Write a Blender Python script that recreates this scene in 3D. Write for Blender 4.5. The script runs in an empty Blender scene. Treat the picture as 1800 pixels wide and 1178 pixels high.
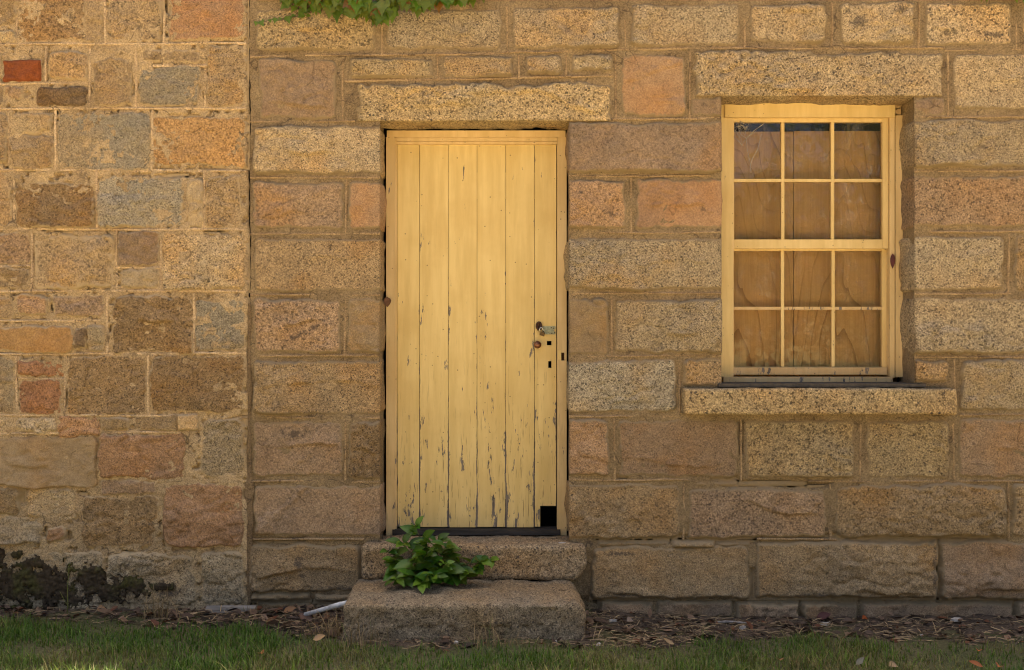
import bpy, bmesh, math, random
import numpy as np
from mathutils import Vector, Matrix

# ------------------------------------------------------------------ camera, sky, sun, exposure
S = bpy.context.scene
C = S.collection
EYE = 1.455
cam_d = bpy.data.cameras.new('camera')
cam_d.sensor_width = 36.0
cam_d.lens = 40.0
cam_d.clip_start = 0.05
cam_d.clip_end = 1000.0
cam = bpy.data.objects.new('camera', cam_d)
cam.location = (0, -6.0, EYE)
cam.rotation_euler = (math.radians(90), 0, 0)
C.objects.link(cam)
S.camera = cam
S.render.resolution_x, S.render.resolution_y = 1024, 670

SUN_EL, SUN_AZ = 72.0, 6.0          # the sun stands behind the building: the front is in its own shade
w = bpy.data.worlds.new('World'); S.world = w; w.use_nodes = True
nt = w.node_tree; nt.nodes.clear()
wo = nt.nodes.new('ShaderNodeOutputWorld'); wb = nt.nodes.new('ShaderNodeBackground'); sk = nt.nodes.new('ShaderNodeTexSky')
sk.sky_type = 'NISHITA'; sk.sun_disc = False
sk.sun_elevation = math.radians(SUN_EL); sk.sun_rotation = math.radians(SUN_AZ)
sk.air_density = 0.7; sk.dust_density = 7.0; sk.ozone_density = 0.0
wb.inputs['Strength'].default_value = 0.075
nt.links.new(sk.outputs[0], wb.inputs[0]); nt.links.new(wb.outputs[0], wo.inputs[0])
sd = bpy.data.lights.new('sun', 'SUN'); sd.energy = 5.0; sd.angle = math.radians(0.53); sd.color = (1.0, 0.91, 0.74)
sun = bpy.data.objects.new('sun', sd); C.objects.link(sun)
el, az = math.radians(SUN_EL), math.radians(SUN_AZ)
to_sun = Vector((math.sin(az) * math.cos(el), math.cos(az) * math.cos(el), math.sin(el)))
sun.rotation_euler = to_sun.to_track_quat('Z', 'Y').to_euler()
sun.location = to_sun * 30
vs = S.view_settings
vs.view_transform = 'Standard'; vs.look = 'None'; vs.gamma = 1.0; vs.use_curve_mapping = False
vs.exposure = 2.24
S.cycles.use_denoising = True
S.cycles.filter_width = 1.1
S.cycles.max_bounces = 8
S.cycles.diffuse_bounces = 4
S.cycles.transparent_max_bounces = 12

R = random.Random(11)
RN = np.random.default_rng(5)

# ------------------------------------------------------------------ helpers
PX = 0.003
def X(px, y=0.0): return (px - 900.0) * (6.0 + y) / 2000.0
def Z(py, y=0.0): return EYE - (py - 589.0) * (6.0 + y) / 2000.0

def _h(ix, iy, iz, seed):
    n = (ix.astype(np.int64) * 374761393 + iy.astype(np.int64) * 668265263 + iz.astype(np.int64) * 2147483647 + seed * 974711) & 0xffffffff
    n = ((n ^ (n >> 13)) * 1274126177) & 0xffffffff
    n = ((n ^ (n >> 16)) * 2246822519) & 0xffffffff
    return ((n ^ (n >> 15)) & 0xffffff) / float(0xffffff) * 2 - 1

def noise(x, y, z=None, seed=0):
    x = np.asarray(x, float); y = np.asarray(y, float)
    z = np.zeros_like(x) if z is None else np.asarray(z, float)
    ix, iy, iz = np.floor(x), np.floor(y), np.floor(z)
    fx, fy, fz = x - ix, y - iy, z - iz
    fx = fx * fx * (3 - 2 * fx); fy = fy * fy * (3 - 2 * fy); fz = fz * fz * (3 - 2 * fz)
    r = 0
    for dz in (0, 1):
        wz = fz if dz else 1 - fz
        for dy in (0, 1):
            wy = fy if dy else 1 - fy
            for dx in (0, 1):
                wx = fx if dx else 1 - fx
                r = r + _h(ix + dx, iy + dy, iz + dz, seed) * wx * wy * wz
    return r

def fbm(x, y, z=None, seed=0, o=4, g=0.5):
    r = 0; a = 1.0; f = 1.0; t = 0
    for k in range(o):
        r = r + a * noise(x * f, y * f, None if z is None else z * f, seed + k * 17); t += a; a *= g; f *= 2.03
    return r / t * 1.5

def sstep(a, b, x):
    t = np.clip((x - a) / (b - a), 0, 1); return t * t * (3 - 2 * t)

def mesh_np(name, V, F, smooth=True):
    """V (n,3); F (m,k) or a list of such arrays"""
    Fs = F if isinstance(F, list) else [F]
    Fs = [np.asarray(f, np.int32) for f in Fs if len(f)]
    me = bpy.data.meshes.new(name)
    V = np.asarray(V, np.float32)
    me.vertices.add(len(V)); me.vertices.foreach_set('co', V.ravel())
    li = np.concatenate([f.ravel() for f in Fs]); tot = np.concatenate([np.full(len(f), f.shape[1], np.int32) for f in Fs])
    me.loops.add(len(li)); me.loops.foreach_set('vertex_index', li)
    me.polygons.add(len(tot))
    st = np.concatenate([[0], np.cumsum(tot)[:-1]]).astype(np.int32)
    me.polygons.foreach_set('loop_start', st); me.polygons.foreach_set('loop_total', tot)
    me.polygons.foreach_set('use_smooth', np.full(len(tot), smooth, bool))
    me.update(calc_edges=True); me.validate()
    return me

def fattr(me, name, vals):
    a = me.attributes.new(name, 'FLOAT', 'POINT'); a.data.foreach_set('value', np.asarray(vals, np.float32).ravel())
def cattr(me, name, rgb):
    rgb = np.asarray(rgb, np.float32)
    a = me.attributes.new(name, 'FLOAT_COLOR', 'POINT')
    a.data.foreach_set('color', np.concatenate([rgb, np.ones((len(rgb), 1), np.float32)], 1).ravel())

def gridq(nu, nv):
    i = np.arange(nu * nv).reshape(nv, nu)
    return np.stack([i[:-1, :-1], i[:-1, 1:], i[1:, 1:], i[1:, :-1]], -1).reshape(-1, 4)

WL = {}
def wloc(o): return WL.get(o.name, Vector((0, 0, 0)))
def obj(name, me, mat=None, parent=None, at=(0, 0, 0), color=None):
    """link ONE mesh object whose origin is at the world point `at`"""
    o = bpy.data.objects.new(name, me); C.objects.link(o)
    if mat is not None and me is not None and not me.materials: me.materials.append(mat)
    at = Vector(at); WL[o.name] = at
    if parent is not None:
        o.parent = parent; o.location = at - wloc(parent)
    else: o.location = at
    if color is not None: o.color = color
    return o
def thing(name, label, cat, at=(0, 0, 0), group=None):
    o = bpy.data.objects.new(name, None); C.objects.link(o); o.location = at; WL[o.name] = Vector(at)
    o.empty_display_size = 0.1
    tag(o, label, cat, group); return o
def tag(o, label, cat, group=None):
    o['label'] = label; o['category'] = cat
    if group: o['group'] = group
    return o

def box_bm(bm, x0, x1, y0, y1, z0, z1):
    v = [bm.verts.new(p) for p in ((x0, y0, z0), (x1, y0, z0), (x1, y1, z0), (x0, y1, z0), (x0, y0, z1), (x1, y0, z1), (x1, y1, z1), (x0, y1, z1))]
    for f in ((0, 1, 5, 4), (1, 2, 6, 5), (2, 3, 7, 6), (3, 0, 4, 7), (4, 5, 6, 7), (3, 2, 1, 0)): bm.faces.new([v[i] for i in f])
def bm_mesh(name, bm, bevel=0.0, seg=2, smooth=False):
    if bevel:
        bmesh.ops.bevel(bm, geom=[e for e in bm.edges if e.calc_face_angle(0) > 0.6], offset=bevel, segments=seg, affect='EDGES', profile=0.6)
    bmesh.ops.recalc_face_normals(bm, faces=bm.faces)
    me = bpy.data.meshes.new(name); bm.to_mesh(me); bm.free()
    if smooth: me.polygons.foreach_set('use_smooth', [True] * len(me.polygons))
    return me
def box(name, x0, x1, y0, y1, z0, z1, mat, parent, bevel=0.002, color=None):
    """a box given in world coordinates, origin at its centre"""
    c = Vector(((x0 + x1) / 2, (y0 + y1) / 2, (z0 + z1) / 2)); bm = bmesh.new()
    box_bm(bm, x0 - c.x, x1 - c.x, y0 - c.y, y1 - c.y, z0 - c.z, z1 - c.z)
    return obj(name, bm_mesh(name, bm, bevel), mat, parent, c, color)
def tube_vf(pts, rad, n=8, caps=True):
    pts = [Vector(p) for p in pts]; V = []; F = []; up = None
    for i, p in enumerate(pts):
        d = (pts[min(i + 1, len(pts) - 1)] - pts[max(i - 1, 0)]).normalized()
        a = d.orthogonal().normalized() if up is None else (up - d * up.dot(d)).normalized()
        up = a; b = d.cross(a); r = rad[i] if hasattr(rad, '__len__') else rad
        for k in range(n):
            t = 2 * math.pi * k / n; V.append(p + (a * math.cos(t) + b * math.sin(t)) * r)
    for i in range(len(pts) - 1):
        for k in range(n): F.append((i * n + k, i * n + (k + 1) % n, (i + 1) * n + (k + 1) % n, (i + 1) * n + k))
    if caps: F.append(tuple(range(n - 1, -1, -1))); F.append(tuple((len(pts) - 1) * n + k for k in range(n)))
    return V, F
def tubes_mesh(name, lst, n=8, smooth=True):
    V = []; F = []
    for pts, rad in lst:
        v, f = tube_vf(pts, rad, n); b = len(V); V += v; F += [tuple(i + b for i in q) for q in f]
    me = bpy.data.meshes.new(name); me.from_pydata([tuple(v) for v in V], [], F); me.update()
    if smooth: me.polygons.foreach_set('use_smooth', [len(p.vertices) == 4 for p in me.polygons])
    return me
def slab_mesh(name, xs, zs, holes, y0, y1, off):
    """a board cut through by rectangular holes: the cells (i,j) in holes are left out"""
    bm = bmesh.new(); nx, nz = len(xs) - 1, len(zs) - 1
    solid = lambda i, j: 0 <= i < nx and 0 <= j < nz and (i, j) not in holes
    P = {}
    def v(i, j, k):
        if (i, j, k) not in P: P[(i, j, k)] = bm.verts.new((xs[i] - off[0], (y1 if k else y0) - off[1], zs[j] - off[2]))
        return P[(i, j, k)]
    for i in range(nx):
        for j in range(nz):
            if not solid(i, j): continue
            bm.faces.new((v(i, j, 0), v(i + 1, j, 0), v(i + 1, j + 1, 0), v(i, j + 1, 0)))
            bm.faces.new((v(i, j, 1), v(i, j + 1, 1), v(i + 1, j + 1, 1), v(i + 1, j, 1)))
            if not solid(i - 1, j): bm.faces.new((v(i, j, 0), v(i, j + 1, 0), v(i, j + 1, 1), v(i, j, 1)))
            if not solid(i + 1, j): bm.faces.new((v(i + 1, j, 0), v(i + 1, j, 1), v(i + 1, j + 1, 1), v(i + 1, j + 1, 0)))
            if not solid(i, j - 1): bm.faces.new((v(i, j, 0), v(i, j, 1), v(i + 1, j, 1), v(i + 1, j, 0)))
            if not solid(i, j + 1): bm.faces.new((v(i, j + 1, 0), v(i + 1, j + 1, 0), v(i + 1, j + 1, 1), v(i, j + 1, 1)))
    return bm_mesh(name, bm, 0.002, 1)

# ------------------------------------------------------------------ materials
class NB:
    def __init__(s, name):
        s.m = bpy.data.materials.new(name); s.m.use_nodes = True; s.t = s.m.node_tree; s.t.nodes.clear()
        s.out = s.n('OutputMaterial'); s.b = s.n('BsdfPrincipled'); s.l(s.b.outputs[0], s.out.inputs[0])
        s.b.inputs['Roughness'].default_value = 0.85
        s.b.inputs['Specular IOR Level'].default_value = 0.25
    def n(s, t, **k):
        x = s.t.nodes.new('ShaderNode' + t)
        for a, b in k.items(): setattr(x, a, b)
        return x
    def l(s, a, b): s.t.links.new(a, b)
    def set(s, sock, v):
        if isinstance(v, bpy.types.NodeSocket): s.l(v, sock)
        elif isinstance(v, tuple) and len(v) == 3 and sock.type == 'RGBA': sock.default_value = (*v, 1)
        else: sock.default_value = v
    def mix(s, f, a, b, mode='MIX'):
        x = s.n('Mix', data_type='RGBA', blend_type=mode); x.clamp_factor = True
        s.set(x.inputs[0], f); s.set(x.inputs[6], a); s.set(x.inputs[7], b); return x.outputs[2]
    def math(s, op, a, b=0.0, c=0.0, clamp=False):
        x = s.n('Math', operation=op, use_clamp=clamp); s.set(x.inputs[0], a); s.set(x.inputs[1], b)
        if op in ('MULTIPLY_ADD', 'SMOOTHSTEP'): s.set(x.inputs[2], c)
        return x.outputs[0]
    def ramp(s, v, a, b, lo=0.0, hi=1.0):
        x = s.n('MapRange', clamp=True, interpolation_type='SMOOTHSTEP')
        s.set(x.inputs[0], v); x.inputs[1].default_value = a; x.inputs[2].default_value = b
        x.inputs[3].default_value = lo; x.inputs[4].default_value = hi; return x.outputs[0]
    def coords(s, scale=(1, 1, 1), world=False, jit=True):
        c = s.n('NewGeometry').outputs['Position'] if world else s.n('TexCoord').outputs['Object']
        mp = s.n('Mapping'); mp.inputs['Scale'].default_value = scale; s.l(c, mp.inputs[0])
        if not world and jit:
            oi = s.n('ObjectInfo'); mu = s.n('VectorMath', operation='SCALE'); mu.inputs[0].default_value = (31.7, 17.3, 23.1)
            s.l(oi.outputs['Random'], mu.inputs['Scale']); s.l(mu.outputs[0], mp.inputs[1])
        return mp.outputs[0]
    def noise(s, vec, sc, det=3.0, rough=0.55, dist=0.0, out=0):
        x = s.n('TexNoise'); s.l(vec, x.inputs['Vector']); x.inputs['Scale'].default_value = sc; x.inputs['Detail'].default_value = det
        x.inputs['Roughness'].default_value = rough; x.inputs['Distortion'].default_value = dist; return x.outputs[out]
    def voro(s, vec, sc, out='Color', rnd=1.0, feature='F1'):
        x = s.n('TexVoronoi', feature=feature); s.l(vec, x.inputs['Vector']); x.inputs['Scale'].default_value = sc
        x.inputs['Randomness'].default_value = rnd; return x.outputs[out]
    def bump(s, h, strength=0.4, dist=0.004, prev=None):
        x = s.n('Bump'); x.inputs['Strength'].default_value = strength; x.inputs['Distance'].default_value = dist
        s.l(h, x.inputs['Height'])
        if prev is not None: s.l(prev, x.inputs['Normal'])
        return x.outputs[0]
    def attr(s, name, out='Fac', typ='GEOMETRY'):
        x = s.n('Attribute', attribute_type=typ); x.attribute_name = name; return x.outputs[out]
    def sep(s, c):
        x = s.n('SeparateColor'); s.l(c, x.inputs[0]); return x.outputs
    def done(s, col=None, rough=None, nrm=None):
        if col is not None: s.set(s.b.inputs['Base Color'], col)
        if rough is not None: s.set(s.b.inputs['Roughness'], rough)
        if nrm is not None: s.l(nrm, s.b.inputs['Normal'])
        return s.m

MORTAR_HOUSE = (0.268, 0.202, 0.116)
MORTAR_OLD = (0.44, 0.335, 0.195)
POINT_HOUSE = (0.38, 0.275, 0.155)
POINT_OLD = (0.58, 0.44, 0.27)

def stone_mat(name, mortar):
    b = NB(name); v0 = b.coords(); vsc = b.n('VectorMath', operation='SCALE'); b.l(v0, vsc.inputs[0]); b.l(b.ramp(b.n('ObjectInfo').outputs['Random'], 0.0, 1.0, 0.72, 1.32), vsc.inputs['Scale']); v = vsc.outputs[0]; oi = b.n('ObjectInfo'); base = oi.outputs['Color']; speck = oi.outputs['Alpha']
    big = b.noise(v, 4.5, 3); mid = b.noise(v, 17, 4, 0.6)
    hue = b.noise(v, 3.1, 2, out=1); hs = b.sep(hue)
    c = b.mix(b.ramp(hs[0], 0.45, 0.68, 0, 0.55), base, b.mix(1.0, base, (1.12, 0.92, 0.66), 'MULTIPLY'))      # iron tint
    c = b.mix(b.ramp(hs[1], 0.50, 0.70, 0, 0.60), c, b.mix(1.0, base, (0.74, 0.80, 0.92), 'MULTIPLY'))          # greyer patches
    c = b.mix(b.ramp(mid, 0.30, 0.75, 0.0, 0.5), b.mix(1.0, c, (0.80, 0.76, 0.70), 'MULTIPLY'), b.mix(1.0, c, (1.18, 1.16, 1.10), 'MULTIPLY'))
    # mineral grains
    g1 = b.sep(b.voro(v, 150)); g2 = b.sep(b.voro(v, 260))
    gr = b.n('ValToRGB'); e = gr.color_ramp.elements
    e[0].position = 0.0; e[0].color = (0.20, 0.18, 0.17, 1); e[1].position = 1.0; e[1].color = (1.42, 1.38, 1.30, 1)
    for p, col in ((0.09, (0.38, 0.35, 0.33, 1)), (0.17, (0.82, 0.79, 0.74, 1)), (0.55, (1.02, 1.0, 0.97, 1)), (0.80, (1.16, 1.13, 1.06, 1))):
        x = gr.color_ramp.elements.new(p); x.color = col
    gr.color_ramp.interpolation = 'LINEAR'; b.l(g1[0], gr.inputs[0])
    c = b.mix(b.math('MULTIPLY_ADD', speck, 0.68, 0.14), c, b.mix(1.0, c, gr.outputs[0], 'MULTIPLY'))
    fine = b.ramp(g2[1], 0.0, 1.0, 0.50, 1.42)
    fc = b.n('CombineColor'); [b.l(fine, i) for i in fc.inputs]
    c = b.mix(b.math('MULTIPLY_ADD', speck, 0.55, 0.30), c, b.mix(1.0, c, fc.outputs[0], 'MULTIPLY'))
    # large black crystals, scattered
    vb = b.n('TexVoronoi'); b.l(v, vb.inputs['Vector']); vb.inputs['Scale'].default_value = 52
    keep = b.math('GREATER_THAN', b.sep(vb.outputs['Color'])[2], 0.80)
    dot = b.math('MULTIPLY', b.ramp(vb.outputs['Distance'], 0.20, 0.32, 1, 0), keep)
    c = b.mix(b.math('MULTIPLY', dot, b.math('MULTIPLY', speck, 0.80)), c, (0.045, 0.040, 0.038))
    # hair cracks
    dv = b.n('VectorMath', operation='MULTIPLY_ADD'); b.l(b.noise(v, 6, 3, out=1), dv.inputs[0]); dv.inputs[1].default_value = (.12, .12, .12); b.l(v, dv.inputs[2])
    ck = b.math('MULTIPLY', b.ramp(b.voro(dv.outputs[0], 3.2, 'Distance', 1.0, 'DISTANCE_TO_EDGE'), 0.002, 0.014, 1, 0), b.ramp(b.noise(v, 5.1, 2), 0.54, 0.64))
    c = b.mix(b.math('MULTIPLY', ck, 0.42), c, b.mix(1.0, c, (0.28, 0.24, 0.22), 'MULTIPLY'))
    # weather stains and lichen with their own outline
    st = b.ramp(b.noise(v, 5.3, 6, 0.68, 0.4), 0.60, 0.72, 0, 0.55)
    sp = b.ramp(b.noise(v, 60, 3, 0.6), 0.40, 0.58)
    c = b.mix(b.math('MULTIPLY', st, sp), c, (0.055, 0.046, 0.040))
    so = b.attr('soot'); c = b.mix(b.ramp(b.math('ADD', so, b.math('MULTIPLY', b.math('SUBTRACT', b.noise(v, 48, 6, 0.78), 0.5), 2.6)), 0.62, 1.0, 0, 0.68), c, (0.055, 0.045, 0.040))
    # mortar smeared over the margins
    sm = b.attr('smear'); sn = b.noise(v, 38, 4, 0.6)
    c = b.mix(b.ramp(b.math('ADD', sm, b.math('MULTIPLY', b.math('SUBTRACT', sn, 0.5), 0.9)), 0.35, 0.62, 0, 0.9), c, mortar)
    h = b.math('SUBTRACT', b.math('ADD', b.math('MULTIPLY', b.noise(v, 75, 5, 0.68), 1.0), b.math('MULTIPLY', g1[1], 0.22)), b.math('MULTIPLY', ck, 0.35))
    return b.done(c, 0.88, b.bump(h, 0.95, 0.008))

def mortar_mat(name):
    b = NB(name); v = b.coords(jit=False); base = b.n('ObjectInfo').outputs['Color']
    a = b.noise(v, 3.5, 5, 0.62); d = b.noise(v, 28, 5, 0.65)
    c = b.mix(b.ramp(a, 0.30, 0.70), b.mix(1.0, base, (0.74, 0.70, 0.66), 'MULTIPLY'), b.mix(1.0, base, (1.12, 1.10, 1.06), 'MULTIPLY'))
    c = b.mix(b.ramp(d, 0.3, 0.75, 0, 0.5), c, b.mix(1.0, c, (0.70, 0.68, 0.66), 'MULTIPLY'))
    g = b.sep(b.voro(v, 230)); gg = b.ramp(g[0], 0, 1, 0.60, 1.32); fc = b.n('CombineColor'); [b.l(gg, i) for i in fc.inputs]
    c = b.mix(0.8, c, b.mix(1.0, c, fc.outputs[0], 'MULTIPLY'))
    dv = b.n('VectorMath', operation='MULTIPLY_ADD'); b.l(b.noise(v, 9, 3, out=1), dv.inputs[0]); dv.inputs[1].default_value = (.16, .16, .16); b.l(v, dv.inputs[2])
    ck = b.math('MULTIPLY', b.ramp(b.voro(dv.outputs[0], 6.5, 'Distance', 1.0, 'DISTANCE_TO_EDGE'), 0.006, 0.030, 1, 0), b.ramp(b.noise(v, 6, 2), 0.46, 0.58))
    c = b.mix(b.math('MULTIPLY', ck, 0.75), c, (0.075, 0.053, 0.036))
    pit = b.ramp(b.noise(v, 70, 3, 0.6), 0.63, 0.70, 0, 0.75); c = b.mix(pit, c, b.mix(1.0, c, (0.42, 0.37, 0.33), 'MULTIPLY'))
    gp = b.ramp(b.noise(v, 11, 4, 0.6), 0.56, 0.72, 0, 0.55); c = b.mix(gp, c, b.mix(1.0, c, (0.66, 0.64, 0.68), 'MULTIPLY'))
    wh = b.ramp(b.noise(b.coords((1.3, 1.3, 1.3), jit=False), 12, 4, 0.65), 0.55, 0.68, 0, 0.7); c = b.mix(wh, c, b.mix(1.0, c, (1.30, 1.28, 1.22), 'MULTIPLY'))
    # soot and lichen streaks
    st = b.ramp(b.noise(b.coords((1, 1, 0.6), jit=False), 6.5, 6, 0.7, 0.5), 0.61, 0.74, 0, 0.6)
    c = b.mix(st, c, (0.075, 0.060, 0.044))
    h = b.math('ADD', b.noise(v, 60, 6, 0.7), b.math('MULTIPLY', g[1], 0.2))
    return b.done(c, 0.92, b.bump(h, 0.85, 0.007))

def paint_mat(name, base, wear, edge=0.25, grime=0.5, low=1.0, lowz=(1.75, 0.5), flies=(34, 0.86)):
    """old oil paint on boards: grain, dirt, flakes that show the grey wood"""
    b = NB(name); v = b.coords(); vs_ = b.coords((1, 1, 0.10)); vz = b.coords((1, 1, 0.22))
    c = b.mix(b.ramp(b.noise(vs_, 22, 4, 0.6), 0.3, 0.7), b.mix(1.0, base, (0.90, 0.87, 0.80), 'MULTIPLY'), b.mix(1.0, base, (1.05, 1.05, 1.06), 'MULTIPLY'))
    c = b.mix(b.ramp(b.noise(v, 3.0, 4, 0.6), 0.42, 0.7, 0, 0.5 * grime), c, b.mix(1.0, base, (0.80, 0.72, 0.58), 'MULTIPLY'))
    crack = b.ramp(b.noise(b.coords((1, 1, 0.05)), 150, 3, 0.6), 0.60, 0.68)
    pz = b.n('SeparateXYZ'); b.l(b.n('NewGeometry').outputs['Position'], pz.inputs[0])
    zz = b.math('ADD', b.ramp(pz.outputs[2], lowz[0], lowz[1], 0.0, low), b.ramp(pz.outputs[2], 0.62, 0.40, 0.0, 0.55 * low))
    ge = b.n('SeparateXYZ'); b.l(b.n('TexCoord').outputs['Generated'], ge.inputs[0])
    ex = b.math('MULTIPLY', b.math('ABSOLUTE', b.math('SUBTRACT', ge.outputs[0], 0.5)), 2.0)
    eg = b.math('MULTIPLY', b.math('POWER', ex, 26.0), edge)
    n1 = b.noise(vz, 40, 5, 0.66, 0.2); n2 = b.noise(vz, 9, 2)
    sc = b.math('ADD', b.math('ADD', n1, b.math('MULTIPLY', b.math('SUBTRACT', n2, 0.5), 0.35)), b.math('ADD', b.math('MULTIPLY', zz, 0.075), b.math('MULTIPLY', eg, b.math('ADD', zz, 0.35))))
    chip = b.ramp(sc, 0.735 - 0.16 * wear, 0.750 - 0.16 * wear)
    wood = b.mix(b.ramp(b.noise(vs_, 60, 4, 0.6), 0.3, 0.7), (0.11, 0.092, 0.074), (0.25, 0.21, 0.17))
    crk = b.math('MULTIPLY', crack, b.math('ADD', b.math('MULTIPLY', zz, 0.55), 0.06))
    c = b.mix(crk, c, (0.20, 0.13, 0.06))
    c = b.mix(chip, c, wood)
    # fly specks and dust spots
    vv = b.n('TexVoronoi'); b.l(v, vv.inputs['Vector']); vv.inputs['Scale'].default_value = flies[0]
    spot = b.math('MULTIPLY', b.ramp(vv.outputs['Distance'], 0.07, 0.17, 1, 0), b.math('GREATER_THAN', b.sep(vv.outputs['Color'])[0], flies[1]))
    c = b.mix(b.math('MULTIPLY', spot, 0.85 * grime), c, (0.07, 0.05, 0.03))
    h = b.math('SUBTRACT', b.math('MULTIPLY', b.noise(vs_, 45, 4, 0.65), 0.5), b.math('ADD', b.math('MULTIPLY', chip, 0.8), b.math('MULTIPLY', crk, 0.8)))
    rg = b.math('MULTIPLY_ADD', chip, 0.35, 0.52)
    return b.done(c, rg, b.bump(h, 0.5, 0.003))

def simple_mat(name, col, col2=None, sc=40, rough=0.8, metal=0.0, bump=0.2, stretch=(1, 1, 1)):
    b = NB(name); v = b.coords(stretch); n = b.noise(v, sc, 5, 0.65)
    c = b.mix(b.ramp(n, 0.3, 0.7), col, col2 or tuple(x * 0.6 for x in col))
    b.b.inputs['Metallic'].default_value = metal
    return b.done(c, rough, b.bump(n, bump, 0.003))

def leaf_mat(name, tint2=(1.8, 1.25, 0.35), gloss=0.42):
    b = NB(name); v = b.coords(); base = b.n('ObjectInfo').outputs['Color']
    c = b.mix(b.ramp(b.noise(v, 26, 3), 0.3, 0.7), base, b.mix(1.0, base, (1.35, 1.2, 0.9), 'MULTIPLY'))
    c = b.mix(b.ramp(b.noise(v, 14, 4, 0.6), 0.60, 0.75, 0, 0.5), c, b.mix(1.0, base, tint2, 'MULTIPLY'))
    c = b.mix(b.math('MULTIPLY', b.attr('vein'), 0.55), c, b.mix(1.0, base, (1.7, 1.5, 1.2), 'MULTIPLY'))
    b.b.inputs['Specular IOR Level'].default_value = 0.4
    tr = b.n('BsdfTranslucent'); b.set(tr.inputs[0], b.mix(1.0, c, (1.3, 1.25, 0.5), 'MULTIPLY'))
    mx = b.n('MixShader'); mx.inputs[0].default_value = 0.28; b.l(b.b.outputs[0], mx.inputs[1]); b.l(tr.outputs[0], mx.inputs[2]); b.l(mx.outputs[0], b.out.inputs[0])
    return b.done(c, gloss, b.bump(b.noise(v, 90, 3), 0.15, 0.002))

def blade_mat(name, trans=0.3):
    b = NB(name); c = b.attr('tint', 'Color')
    tr = b.n('BsdfTranslucent'); b.l(c, tr.inputs[0]); b.l(c, b.b.inputs['Base Color'])
    mx = b.n('MixShader'); mx.inputs[0].default_value = trans; b.l(b.b.outputs[0], mx.inputs[1]); b.l(tr.outputs[0], mx.inputs[2]); b.l(mx.outputs[0], b.out.inputs[0])
    b.b.inputs['Roughness'].default_value = 0.6
    return b.m

def glass_mat(name):
    b = NB(name); v = b.coords()
    wob = b.bump(b.noise(v, 5.0, 2), 0.12, 0.02)
    fr = b.n('Fresnel'); fr.inputs[0].default_value = 1.75; b.l(wob, fr.inputs[1])
    gl = b.n('BsdfGlossy'); gl.inputs['Roughness'].default_value = 0.02; b.l(wob, gl.inputs['Normal'])
    tp = b.n('BsdfTransparent'); tp.inputs[0].default_value = (0.93, 0.94, 0.90, 1)
    m1 = b.n('MixShader'); b.l(fr.outputs[0], m1.inputs[0]); b.l(tp.outputs[0], m1.inputs[1]); b.l(gl.outputs[0], m1.inputs[2])
    # film of dust plus painted-in pale cloudy reflections, wiped streaks and splash marks
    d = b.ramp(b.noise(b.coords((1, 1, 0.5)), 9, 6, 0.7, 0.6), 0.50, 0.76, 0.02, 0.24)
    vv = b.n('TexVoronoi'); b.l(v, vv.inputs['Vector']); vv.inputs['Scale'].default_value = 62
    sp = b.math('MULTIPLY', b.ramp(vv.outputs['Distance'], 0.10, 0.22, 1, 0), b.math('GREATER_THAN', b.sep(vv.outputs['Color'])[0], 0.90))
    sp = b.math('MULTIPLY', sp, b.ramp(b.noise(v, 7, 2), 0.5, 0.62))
    dust_haze = b.math('MAXIMUM', d, b.math('MULTIPLY', sp, 0.5))
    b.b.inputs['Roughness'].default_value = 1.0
    m2 = b.n('MixShader'); b.l(dust_haze, m2.inputs[0]); b.l(m1.outputs[0], m2.inputs[1]); b.l(b.b.outputs[0], m2.inputs[2]); b.l(m2.outputs[0], b.out.inputs[0])
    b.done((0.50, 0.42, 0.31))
    return b.m

def plywood_mat(name):
    b = NB(name); v = b.coords((1, 1, 0.30), jit=False); nz = b.noise(v, 2.6, 3, 0.5, out=1)
    add = b.n('VectorMath', operation='MULTIPLY_ADD'); b.l(nz, add.inputs[0]); add.inputs[1].default_value = (0.30, 0.0, 0.45); b.l(v, add.inputs[2])
    off = b.n('VectorMath', operation='ADD'); b.l(add.outputs[0], off.inputs[0]); off.inputs[1].default_value = (-0.10, 0.0, -0.02)
    wv = b.n('TexWave', wave_type='RINGS', rings_direction='Y', wave_profile='SAW'); b.l(off.outputs[0], wv.inputs[0]); wv.inputs['Scale'].default_value = 5.0
    wv.inputs['Distortion'].default_value = 2.2; wv.inputs['Detail'].default_value = 3.0; wv.inputs['Detail Scale'].default_value = 1.6
    line = b.ramp(wv.outputs[1], 0.80, 1.0, 0, 0.68)
    c = b.mix(b.math('MULTIPLY', line, b.ramp(b.noise(v, 3, 2), 0.35, 0.6)), (0.60, 0.375, 0.160), (0.25, 0.125, 0.042))
    c = b.mix(b.ramp(b.noise(b.coords((1, 1, 0.03)), 90, 4, 0.6), 0.35, 0.7, 0, 0.45), c, b.mix(1.0, c, (0.74, 0.68, 0.60), 'MULTIPLY'))
    c = b.mix(b.ramp(b.noise(b.coords(), 5, 3), 0.45, 0.7, 0, 0.5), c, b.mix(1.0, c, (1.25, 1.18, 1.05), 'MULTIPLY'))
    return b.done(c, 0.65)

def ground_mat(name, a, c2, sc=2.0, sc2=60, bump=0.6):
    b = NB(name); v = b.coords(world=True)
    c = b.mix(b.ramp(b.noise(v, sc, 5, 0.6), 0.35, 0.65), a, c2)
    c = b.mix(b.ramp(b.noise(v, sc2, 4, 0.65), 0.3, 0.7), b.mix(1.0, c, (0.6, 0.58, 0.55), 'MULTIPLY'), b.mix(1.0, c, (1.3, 1.3, 1.3), 'MULTIPLY'))
    return b.done(c, 0.95, b.bump(b.noise(v, sc2, 5, 0.7), bump, 0.01))

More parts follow.
